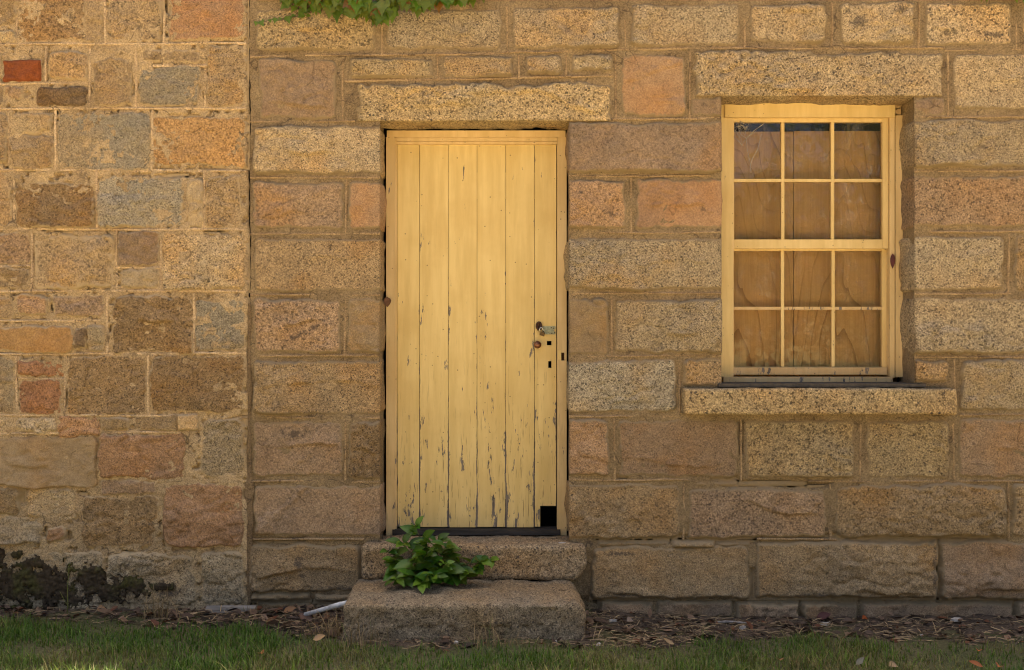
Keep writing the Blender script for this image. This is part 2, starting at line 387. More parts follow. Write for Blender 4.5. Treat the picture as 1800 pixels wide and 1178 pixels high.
M = dict(
    ashlar=stone_mat('granite_ashlar', MORTAR_HOUSE), rubble=stone_mat('rubble_granite', MORTAR_OLD),
    mortar=mortar_mat('lime_mortar'),
    door=paint_mat('door_paint', (0.69, 0.525, 0.215), 0.26, 0.20, 0.8),
    frame=paint_mat('frame_paint', (0.66, 0.490, 0.240), 0.22, 0.10, 1.0, 0.6, flies=(40, 0.72)),
    sash=paint_mat('sash_paint', (0.68, 0.515, 0.230), 0.15, 0.0, 0.9, 0.3, flies=(42, 0.82)),
    peeling=paint_mat('peeling_paint', (0.56, 0.40, 0.20), 0.74, 0.0, 1.0, 0.3),
    glass=glass_mat('dusty_hazed_glass'), plywood=plywood_mat('plywood'),
    wood=simple_mat('weathered_wood', (0.070, 0.058, 0.046), (0.03, 0.025, 0.02), 40, 0.9, 0, 0.4, (0.1, 1, 1)),
    slate=simple_mat('dark_flashing', (0.10, 0.085, 0.065), (0.045, 0.04, 0.033), 30, 0.85),
    rust=simple_mat('rusted_iron', (0.115, 0.058, 0.036), (0.040, 0.026, 0.022), 160, 0.75, 0.3, 0.4),
    copper=simple_mat('worn_bronze', (0.33, 0.150, 0.075), (0.10, 0.045, 0.028), 60, 0.42, 0.75, 0.2),
    greenpaint=simple_mat('pale_green_paint', (0.42, 0.45, 0.30), (0.25, 0.25, 0.16), 90, 0.6),
    brass=simple_mat('tarnished_brass', (0.155, 0.098, 0.040), (0.09, 0.056, 0.024), 40, 0.5, 0.6, 0.1),
    steel=simple_mat('bright_steel', (0.55, 0.55, 0.56), (0.40, 0.40, 0.42), 40, 0.25, 1.0, 0.0),
    pipe=simple_mat('white_plastic', (0.60, 0.60, 0.58), (0.44, 0.43, 0.40), 20, 0.45, 0, 0.05),
    grey=simple_mat('silvered_board', (0.25, 0.225, 0.19), (0.05, 0.045, 0.04), 30, 0.7, 0, 0.5, (0.08, 1, 1)),
    dark=simple_mat('dark_interior', (0.035, 0.030, 0.026), None, 4, 0.95),
    roof=simple_mat('roof_sheet', (0.20, 0.19, 0.18), None, 3, 0.6),
    leaf=leaf_mat('shrub_leaf'), ivyleaf=leaf_mat('creeper_leaf', (2.4, 0.75, 0.25), 0.5), treeleaf=leaf_mat('tree_leaf'),
    dry=leaf_mat('dry_leaf', (0.5, 0.45, 0.4), 0.75),
    stem=simple_mat('green_stem', (0.16, 0.15, 0.05), (0.10, 0.08, 0.03), 60), bark=simple_mat('bark', (0.16, 0.12, 0.085), (0.07, 0.05, 0.035), 14, 0.95, 0, 0.8, (1, 1, 0.2)),
    vine=simple_mat('vine_stem', (0.13, 0.085, 0.05), (0.06, 0.04, 0.025), 40, 0.9),
    blade=blade_mat('grass_blade'), straw=blade_mat('straw', 0.15),
    soil=ground_mat('soil', (0.050, 0.036, 0.025), (0.085, 0.062, 0.042), 5, 55, 0.9),
    turf=ground_mat('turf', (0.050, 0.056, 0.020), (0.085, 0.075, 0.035), 3, 80, 0.8),
    gravel=ground_mat('gravel', (0.50, 0.385, 0.235), (0.42, 0.315, 0.185), 0.8, 60, 0.5),
    field=ground_mat('field', (0.10, 0.10, 0.035), (0.14, 0.12, 0.05), 0.1, 3, 0.2),
    moss=None, white=simple_mat('white_chip', (0.46, 0.43, 0.38), (0.30, 0.27, 0.23), 60, 0.9),
    web=simple_mat('cobweb_silk', (0.45, 0.40, 0.32), None, 30, 0.9),
    redleaf=simple_mat('red_brown_leaf', (0.13, 0.035, 0.022), (0.07, 0.022, 0.015), 30, 0.55),
)
def moss_mat():
    b = NB('moss'); v = b.coords()
    c = b.mix(b.ramp(b.noise(v, 9, 4), 0.45, 0.65), (0.080, 0.058, 0.034), (0.095, 0.088, 0.026))
    c = b.mix(b.ramp(b.noise(v, 70, 4), 0.35, 0.7), b.mix(1.0, c, (0.5, 0.5, 0.5), 'MULTIPLY'), c)
    return b.done(c, 1.0, b.bump(b.noise(v, 140, 5, 0.7), 1.0, 0.008))
M['moss'] = moss_mat()

# ------------------------------------------------------------------ setting: ground
def sheet(name, x0, x1, y0, y1, res, zf, mat, kind='structure'):
    nx, ny = max(2, int((x1 - x0) / res)), max(2, int((y1 - y0) / res))
    xx, yy = np.meshgrid(np.linspace(x0, x1, nx), np.linspace(y0, y1, ny))
    zz = zf(xx, yy) + 0 * xx
    o = obj(name, mesh_np(name, np.stack([xx, yy, zz], -1).reshape(-1, 3), gridq(nx, ny)), mat)
    o['kind'] = kind; return o
sheet('ground', -220, 220, -220, 220, 220, lambda x, y: -0.06, M['field'])
sheet('gravel_yard', -30, 30, -15, -2.6, 3, lambda x, y: -0.035, M['gravel'])

def lawn_edge(x):          # where the grass begins, metres in front of the wall (negative y)
    x = np.asarray(x, float)
    px = x / 0.0028 + 900
    e = np.interp(px, [-300, 0, 60, 250, 420, 590, 640, 1020, 1060, 1160, 1230, 1350, 1430, 1500, 1800, 2100],
                  [.16, .16, .20, .36, .30, .52, .66, .72, .66, .60, .36, .31, .30, .42, .50, .5])
    return -(e + 0.05 * fbm(x * 3, x * 0 + 3, seed=41))
def lawn_z(x, y):
    return 0.012 * fbm(x * 1.7, y * 1.7, seed=3) + 0.002 + slope(x)
def slope(x): return -0.042 * sstep(0.25, 0.9, x)
def soil_z(x, y):
    near = sstep(-0.5, 0.05, y)
    z = 0.012 + 0.012 * fbm(x * 6, y * 6, seed=8) + 0.010 * fbm(x * 25, y * 25, seed=9) + 0.012 * near
    return z - 0.012 + slope(x) - 0.06 * sstep(0.0, 0.12, lawn_edge(x) - y)
sheet('lawn', -5.2, 5.4, -2.8, 0.30, 0.05, lawn_z, M['turf'])
sheet('soil', -5.0, 5.2, -0.95, 0.04, 0.022, soil_z, M['soil'])

# ------------------------------------------------------------------ the two walls
HOUSE_TOP, OLD_TOP = 3.72, 3.46
house = thing('stone_house', 'squared granite house front holding the cream plank door and the twelve pane window', 'house', (1.0, 0, 0))
old = thing('rubble_wall', 'rough wall of small mixed stones in pale mortar, left of the vertical crack', 'wall', (-3.0, 0, 0))
OLD_Y = -0.012

# opening edges
DL, DR, DT, DB = X(668), X(1000), Z(212), 0.33
WLx, WRx, WT, WB = X(1268), X(1607), Z(169), Z(678)
REV = 0.235

COL0 = dict(pale=(.46, .375, .245), grey=(.37, .315, .22), blue=(.33, .31, .25), yel=(.42, .335, .195), pink=(.42, .275, .165), oran=(.47, .290, .125),
           tan=(.36, .270, .160), brn=(.28, .195, .105), red=(.34, .170, .090), dark=(.20, .145, .090), mauve=(.34, .245, .165), cream=(.52, .42, .27), brick=(.27, .082, .028), rose=(.41, .250, .145))

COL = {k: tuple(0.80 * a + 0.20 * b for a, b in zip(c, (.36, .272, .160))) for k, c in COL0.items()}
for k in ('brick', 'dark'): COL[k] = COL0[k]

def stone(parent, rect, col, speck=0.8, prot=0.023, r=0.03, rough=1.0, ledge=None, opens='', mat='ashlar', ybase=0.0, smear=0.022, res=0.0075, name='stone', edgew=0.012, jag=1.0, seed=None, facet=1.0, deep=0.016, soot=()):
    """one hewn block: a bulging broken face whose margin dives under the mortar; edges in `opens` turn back into the reveal"""
    x0, x1 = X(rect[0]), X(rect[2]); z1, z0 = Z(rect[1]), Z(rect[3])
    seed = int(abs(rect[0] * 7 + rect[1] * 13 + rect[2])) if seed is None else seed
    rr = np.random.default_rng(seed); cx, cz = (x0 + x1) / 2, (z0 + z1) / 2; hw, hh = (x1 - x0) / 2, (z1 - z0) / 2
    if ledge is None and mat == 'ashlar' and speck > .45 and hh > .08 and rr.random() < .7:
        la_ = rr.uniform(.02, .5); ledge = [(rr.uniform(.18, .55), rr.uniform(.007, .013), la_, min(.98, la_ + rr.uniform(.35, .6)))]
    mg = 0.014; jag = jag * min(1.0, min(hw, hh) / 0.055 + 0.1); ledge = [(q[0], q[1] * 1.35, q[2], q[3]) for q in ledge] if ledge else None
    L, Rr, T, B = ('L' in opens), ('R' in opens), ('T' in opens), ('B' in opens)
    xa, xb = -hw - (0 if L else mg), hw + (0 if Rr else mg); za, zb = -hh - (0 if B else mg), hh + (0 if T else mg)
    nx, nz = max(6, int((xb - xa) / res)), max(6, int((zb - za) / res))
    u, v = np.meshgrid(np.linspace(xa, xb, nx), np.linspace(za, zb, nz))
    wx, wz = u + cx, v + cz
    def sd(uu, vv):
        big = 0.2
        ux = np.where(uu > 0, uu - (big if Rr else 0), uu + (big if L else 0)); ux = np.where((uu > 0) & Rr | (uu < 0) & L, np.sign(uu) * 0, ux)
        vz = np.where((vv > 0) & T | (vv < 0) & B, 0, vv)
        rc = min(r, hw * 0.8, hh * 0.8)
        qx, qz = np.abs(ux) - (hw - rc), np.abs(vz) - (hh - rc)
        d = np.sqrt(np.maximum(qx, 0) ** 2 + np.maximum(qz, 0) ** 2) + np.minimum(np.maximum(qx, qz), 0) - rc
        return -d
    d = sd(u, v) + jag * (0.008 * fbm(wx * 9, wz * 9, seed=seed, o=2) + 0.006 * fbm(wx * 34, wz * 34, seed=seed + 5, o=3))
    s = sstep(-0.004, edgew, d)
    h = np.zeros_like(u)
    # broken facets
    pl = []
    for k in range(5):
        a = rr.normal(0, 0.115, 2) * facet; p = ((rr.random() * 2 - 1) * hw, (rr.random() * 2 - 1) * hh)
        pl.append(rr.random() * 0.004 + a[0] * (u - p[0]) + a[1] * (v - p[1]))
    pl = np.sort(np.stack(pl), 0)
    h += np.clip(0.85 * pl[0] + 0.15 * pl[1] + 0.008, -0.70 * prot, 0.018)
    rg = np.abs(fbm(wx * 7 + 9, wz * 9, seed=seed + 11, o=3)); h += -0.010 * rough * np.exp(-(rg * 7) ** 2)
    h += rough * (0.0075 * fbm(wx * 10, wz * 12, seed=seed + 2, o=3) + 0.0055 * fbm(wx * 36, wz * 36, seed=seed + 3, o=3, g=0.65))
    if ledge:                       # (height share, step) a flake broken off below a ragged line
        for lz, st, la, lb in ledge:
            zl = (-hh + 2 * hh * lz) + 0.022 * fbm(wx * 6, wx * 0, seed=seed + 21, o=3) + 0.05 * fbm(wx * 2, wx * 0 + 5, seed=seed + 22, o=1)
            f = (u + hw) / (2 * hw); win = sstep(la, la + 0.12, f) * (1 - sstep(lb - 0.12, lb, f))
            under = 1 - sstep(-0.002, 0.007, v - zl)
            h -= st * under * win * (0.35 + 0.65 * np.exp(-np.maximum(zl - v, 0) / 0.07)) - st * 0.55 * win * (1 - under) * np.exp(-np.maximum(v - zl, 0) / 0.05)
    # rounded arris towards an open side
    for flag, e in ((Rr, hw - u), (L, u + hw), (T, hh - v), (B, v + hh)):
        if flag:
            q = np.clip((0.016 - e) / 0.016, 0, 1); h -= 0.013 * (1 - np.sqrt(np.maximum(1 - q * q, 0)))
    fl_ = prot * (0.40 if mat == 'ashlar' else 0.12); tt = prot + h; tt = np.where(tt < fl_, fl_ + 0.18 * (tt - fl_), tt)
    Y = -(-deep + (tt + deep) * s)
    P = np.stack([u, Y, v], -1)
    sm = np.exp(-np.maximum(d, 0) / max(smear, 1e-4)) * 0.95
    K = 8; ys = np.linspace(0.03, 1, K)
    cols = [P]; 
    def bulge(wc, yy, sdx): return 0.010 * fbm(wc * 7 + 3, yy * 7, seed=seed + sdx, o=2) + 0.004 * fbm(wc * 30, yy * 30, seed=seed + sdx + 1, o=2) + bul * np.sin(np.clip((wc - (cz if sdx < 50 else cx)) / (2 * (hh if sdx < 50 else hw)) + 0.5, 0, 1) * math.pi) * np.sin(np.clip(yy / REV, 0, 1) * math.pi * 0.8)
    bul = rr.random() * 0.012
    def side(edge, sign):
        out = []; sdv = sstep(-0.004, edgew, sd(np.zeros(nz), v[:, 0]) + 0.006 * fbm(wz[:, 0] * 25, wz[:, 0] * 0, seed=seed + 7, o=2))
        for t in ys:
            yy = edge[:, 1] + t * (REV - edge[:, 1])
            out.append(np.stack([edge[:, 0] + sign * (bulge(wz[:, 0], yy, 31) * min(1, t * 6) - (1 - sdv) * 0.02), yy, edge[:, 2]], -1))
        return np.stack(out, 1)
    if Rr: e = side(P[:, -1], 1); P = np.concatenate([P, e], 1); sm = np.concatenate([sm, np.zeros(e.shape[:2])], 1)
    if L: e = side(P[:, 0], -1)[:, ::-1]; P = np.concatenate([e, P], 1); sm = np.concatenate([np.zeros(e.shape[:2]), sm], 1)
    if B or T:
        edge = P[0] if B else P[-1]; sg = -1 if B else 1; out = []
        for t in ys:
            yy = edge[:, 1] + t * (REV - edge[:, 1])
            out.append(np.stack([edge[:, 0], yy, edge[:, 2] + sg * bulge(edge[:, 0] + cx, yy, 61) * min(1, t * 6)], -1))
        e = np.stack(out, 0)
        if B: P = np.concatenate([e[::-1], P], 0); sm = np.concatenate([np.zeros(e.shape[:2]), sm], 0)
        else: P = np.concatenate([P, e], 0); sm = np.concatenate([sm, np.zeros(e.shape[:2])], 0)
    me = mesh_np(name, P.reshape(-1, 3), gridq(P.shape[1], P.shape[0]))
    fattr(me, 'smear', sm)
    so = np.zeros(P.shape[:2])
    if soot:
        qx, qz = (P[..., 0] + cx) / PX + 900, 589 - (P[..., 2] + cz - EYE) / PX
        for (sx_, sy_, ra, rb, an) in soot:
            ca, sa = math.cos(math.radians(an)), math.sin(math.radians(an)); ux, uz = (qx - sx_) * ca + (qz - sy_) * sa, -(qx - sx_) * sa + (qz - sy_) * ca
            so = np.maximum(so, np.exp(-(ux / ra) ** 2 - (uz / rb) ** 2))
        fattr(me, 'soot', so)
    k = 1 + 0.26 * (rr.random() - 0.5)
    c = COL[col] if isinstance(col, str) else col
    return obj(name, me, M[mat], parent, (cx, ybase, cz), (c[0] * k, c[1] * k, c[2] * k, speck))

def wall_mortar(parent, x0, x1, z0, z1, holes, ybase, res, yf, color, edgefun=None, name='mortar'):
    xs = set(np.linspace(x0, x1, int((x1 - x0) / res) + 1)); zs = set(np.linspace(z0, z1, int((z1 - z0) / res) + 1))
    for h in holes: xs |= {h[0], h[1]}; zs |= {h[2], h[3]}
    xs = np.array(sorted(xs)); zs = np.array(sorted(zs))
    u, v = np.meshgrid(xs, zs); y = yf(u, v)
    cx = 0.25 * (u[:-1, :-1] + u[1:, :-1] + u[:-1, 1:] + u[1:, 1:]); cz = 0.25 * (v[:-1, :-1] + v[1:, :-1] + v[:-1, 1:] + v[1:, 1:])
    keep = np.ones(cx.shape, bool)
    for h in holes: keep &= ~((cx > h[0]) & (cx < h[1]) & (cz > h[2]) & (cz < h[3]))
    if edgefun is not None: u = edgefun(u, v)
    F = gridq(len(xs), len(zs)).reshape(keep.shape + (4,))[keep]
    c = Vector(((x0 + x1) / 2, ybase, 0))
    me = mesh_np(name, np.stack([u - c.x, y, v], -1).reshape(-1, 3), F)
    return obj(name, me, M['mortar'], parent, c, (*color, 1))

def crack(z): return 0.006 * fbm(z * 5, z * 0, seed=77, o=2) + 0.004 * fbm(z * 22, z * 0, seed=78, o=2)
XC = X(437)
def y_house(x, z):
    y = 0.005 * fbm(x * 6, z * 6, seed=20, o=3) + 0.0035 * fbm(x * 30, z * 30, seed=22, o=3, g=.65)
    py = 589 - (z - EYE) / PX
    y = y + 0.022 * sstep(1046, 1062, py) + 0.010 * sstep(930, 960, py) * sstep(-.2, .6, fbm(x * 3, z * 3, seed=25, o=2))
    for (a, b, yy, dep) in ((1045, 1330, 949, .06), (1215, 1460, 851, .045), (1340, 1900, 948.5, .055), (1060, 1140, 966, .03), (1040, 1330, 1056, .06), (1330, 1900, 1055, .07), (440, 640, 1059, .06), (1085, 1300, 842, .03), (440, 640, 950, .02)):
        y = y + dep * np.exp(-((py - yy - 3 * fbm(x * 8, z * 0, seed=26, o=2)) / 5.2) ** 2) * sstep(X(a) - .02, X(a) + .03, x) * (1 - sstep(X(b) - .03, X(b) + .02, x)) * sstep(-.55, -.1, fbm(x * 4, z * 0 + yy, seed=27, o=2))
    for (xx, a, b, dep) in ((1650, 950, 1056, .07), (1323, 1000, 1056, .04), (636, 960, 1050, .05), (1302, 740, 800, .03)):
        y = y + dep * np.exp(-((900 + x / PX - xx) / 4.2) ** 2) * ((py > a) & (py < b))
    return y
def y_old(x, z):
    y = 0.0045 * fbm(x * 8, z * 8, seed=50, o=3) + 0.0045 * fbm(x * 32, z * 32, seed=52, o=3, g=.65)
    px = 900 + x / PX; py = 589 - (z - EYE) / PX
    for (hx, hy, rx, ry, dep) in ((12, 290, 4, 9, .05), (291, 8, 6, 13, .05), (286, 45, 2, 26, .04), (395, 76, 20, 4, .035), (338, 204, 13, 3.2, .035), (308, 203, 12, 2.5, .02), (281, 88, 4, 7, .03), (231, 134, 3, 16, .035), (172, 785, 4.5, 22, .05),
            (118, 690, 3, 6, .04), (118, 708, 3, 5, .03), (195, 579, 3, 6, .04), (346, 603, 4, 5, .04), (49, 166, 5, 5, .03), (290, 310, 16, 4, .035), (255, 307, 8, 2.5, .02), (178, 745, 3, 6, .03), (42, 870, 6, 14, .035), (110, 858, 5, 3, .03), (350, 820, 5, 3, .03), (350, 158, 3, 9, .03),
            (28, 205, 2, 6, .02), (75, 295, 14, 2, .02), (10, 330, 3, 10, .03), (156, 608, 3, 4, .02), (310, 752, 6, 2, .02), (233, 752, 3, 4, .02), (83, 935, 3, 10, .03), (125, 917, 3, 6, .02), (300, 500, 5, 5, .02), (420, 480, 8, 3, .02)):
        q = ((px - hx - 1.5 * noise(z * 40, z * 0, seed=int(hx))) / rx) ** 2 + ((py - hy - 1.2 * noise(x * 50, x * 0, seed=int(hy))) / ry) ** 2
        y = y + dep * np.exp(-q ** 2)
    y = y + 0.030 * sstep(.62, .80, fbm(x * 15, z * 24, seed=57, o=3)) + 0.022 * sstep(.60, .78, fbm(x * 40, z * 30, seed=58, o=3))
    # cracks between blocks and along some beds
    for (a, b, yy) in ((0, 60, 48), (60, 240, 192), (0, 300, 402), (200, 420, 616), (0, 180, 622)):
        y = y + 0.010 * np.exp(-((py - yy - 3 * fbm(x * 9, x * 0, seed=yy, o=2)) / 1.6) ** 2) * ((px > a) & (px < b)) * sstep(-.1, .3, fbm(x * 5, x * 0 + 2, seed=yy + 1, o=2))
    return y

HX1 = X(2260); OX0 = X(-420)
wall_mortar(house, XC + 0.008, HX1, -0.08, HOUSE_TOP, [(DL, DR, -0.2, DT), (WLx, WRx, WB, WT)], 0.0, 0.010, y_house, MORTAR_HOUSE,
            lambda u, v: np.where(u < XC + 0.03, u + crack(v) * np.clip((XC + 0.03 - u) / 0.022, 0, 1), u))
wall_mortar(old, OX0, XC, -0.08, OLD_TOP, [], OLD_Y, 0.0065, lambda x, z: y_old(x, z) + 0.02 * np.clip((x - XC + 0.012) / 0.012, 0, 1) ** 3, MORTAR_OLD,
            lambda u, v: np.where(u > XC - 0.03, u + crack(v) * np.clip((u - XC + 0.03) / 0.03, 0, 1), u))
# stained, re-pointed joint that fills the lower part of the crack
def joint_fill():
    zz = np.linspace(0.03, 1.62, 220); pr = np.array([-0.013, -0.006, 0.0, 0.006, 0.013]); V = []
    for z in zz:
        wd = 1 + 0.5 * float(fbm(np.array(z * 6), np.array(0.0), seed=61, o=2)) + 1.3 * math.exp(-((z - Z(860)) / 0.05) ** 2)
        for p in pr: V.append((p * wd + 0.004 + 0.003 * float(noise(np.array(z * 30), np.array(p * 100), seed=63)), -0.006 - 0.004 * math.cos(p / 0.013 * 1.5) + 0.003 * float(noise(np.array(z * 40), np.array(p * 300), seed=62)), z))
    return mesh_np('joint_fill', np.array(V), gridq(5, len(zz)))
obj('joint_fill', joint_fill(), M['mortar'], old, (XC, 0, 0), (0.21, 0.150, 0.085, 1))

# solid masonry behind both faces, and the room; near black to paint crevice shade
def mass(name, boxes, mat, parent):
    bm = bmesh.new(); [box_bm(bm, *b) for b in boxes]
    return obj(name, bm_mesh(name, bm), mat, parent, wloc(parent) * 0)
mass('wall_core', [(OX0, XC - 0.004, 0.055, 0.5, -0.1, OLD_TOP)], M['dark'], old)
mass('wall_core', [(XC + 0.004, DL - 0.03, 0.05, 0.5, -0.1, HOUSE_TOP - .01), (DR + 0.03, WLx - 0.03, 0.05, 0.5, -0.1, HOUSE_TOP - .01), (WRx + 0.03, HX1, 0.05, 0.5, -0.1, HOUSE_TOP - .01),
                   (DL - 0.03, DR + 0.03, 0.05, 0.5, DT + 0.03, HOUSE_TOP - .01), (WLx - 0.03, WRx + 0.03, 0.05, 0.5, WT + 0.03, HOUSE_TOP - .01), (WLx - 0.03, WRx + 0.03, 0.05, 0.5, -0.1, WB - 0.05)], M['dark'], house)
mass('room', [(XC, XC + 0.1, 0.5, 4.6, -0.1, 3.5), (HX1 - 0.1, HX1, 0.5, 4.6, -0.1, 3.5), (XC, HX1, 4.6, 4.7, -0.1, 3.5), (XC + .1, HX1 - .1, 0.5, 4.6, -0.1, 0.30), (0.75, 0.83, 0.5, 4.6, 0.3, 3.5)], M['dark'], house)
mass('roof', [(XC, HX1, 0.0, 4.75, HOUSE_TOP + 0.002, HOUSE_TOP + 0.05)], M['roof'], house)
mass('coping', [(OX0, XC - 0.004, 0.0, 0.52, OLD_TOP + 0.002, OLD_TOP + 0.04)], M['roof'], old)

# mortar inside the reveals
def reveal(name, a, b, fixed, axis, sign):
    n = max(4, int((b - a) / 0.02)); k = 12; V = []
    for i in range(n + 1):
        t = a + (b - a) * i / n
        for j in range(k + 1):
            y = -0.002 + (REV + 0.02) * j / k; d = 0.004 * float(fbm(np.array(t * 9), np.array(y * 9), seed=90 + int(abs(fixed) * 100), o=3))
            V.append((fixed + sign * (0.007 + d), y, t) if axis == 'x' else (t, y, fixed + sign * (0.007 + d)))
    c = Vector((fixed, 0, 0)) if axis == 'x' else Vector((0, 0, fixed))
    me = mesh_np(name, np.array(V) - np.array(c), gridq(k + 1, n + 1))
    return obj(name, me, M['mortar'], house, c, (*MORTAR_HOUSE, 1))
reveal('reveal_mortar', 0.1, DT, DL, 'x', -1); reveal('reveal_mortar', 0.1, DT, DR, 'x', 1)
reveal('reveal_mortar', WB - .02, WT, WLx, 'x', -1); reveal('reveal_mortar', WB - .02, WT, WRx, 'x', 1)

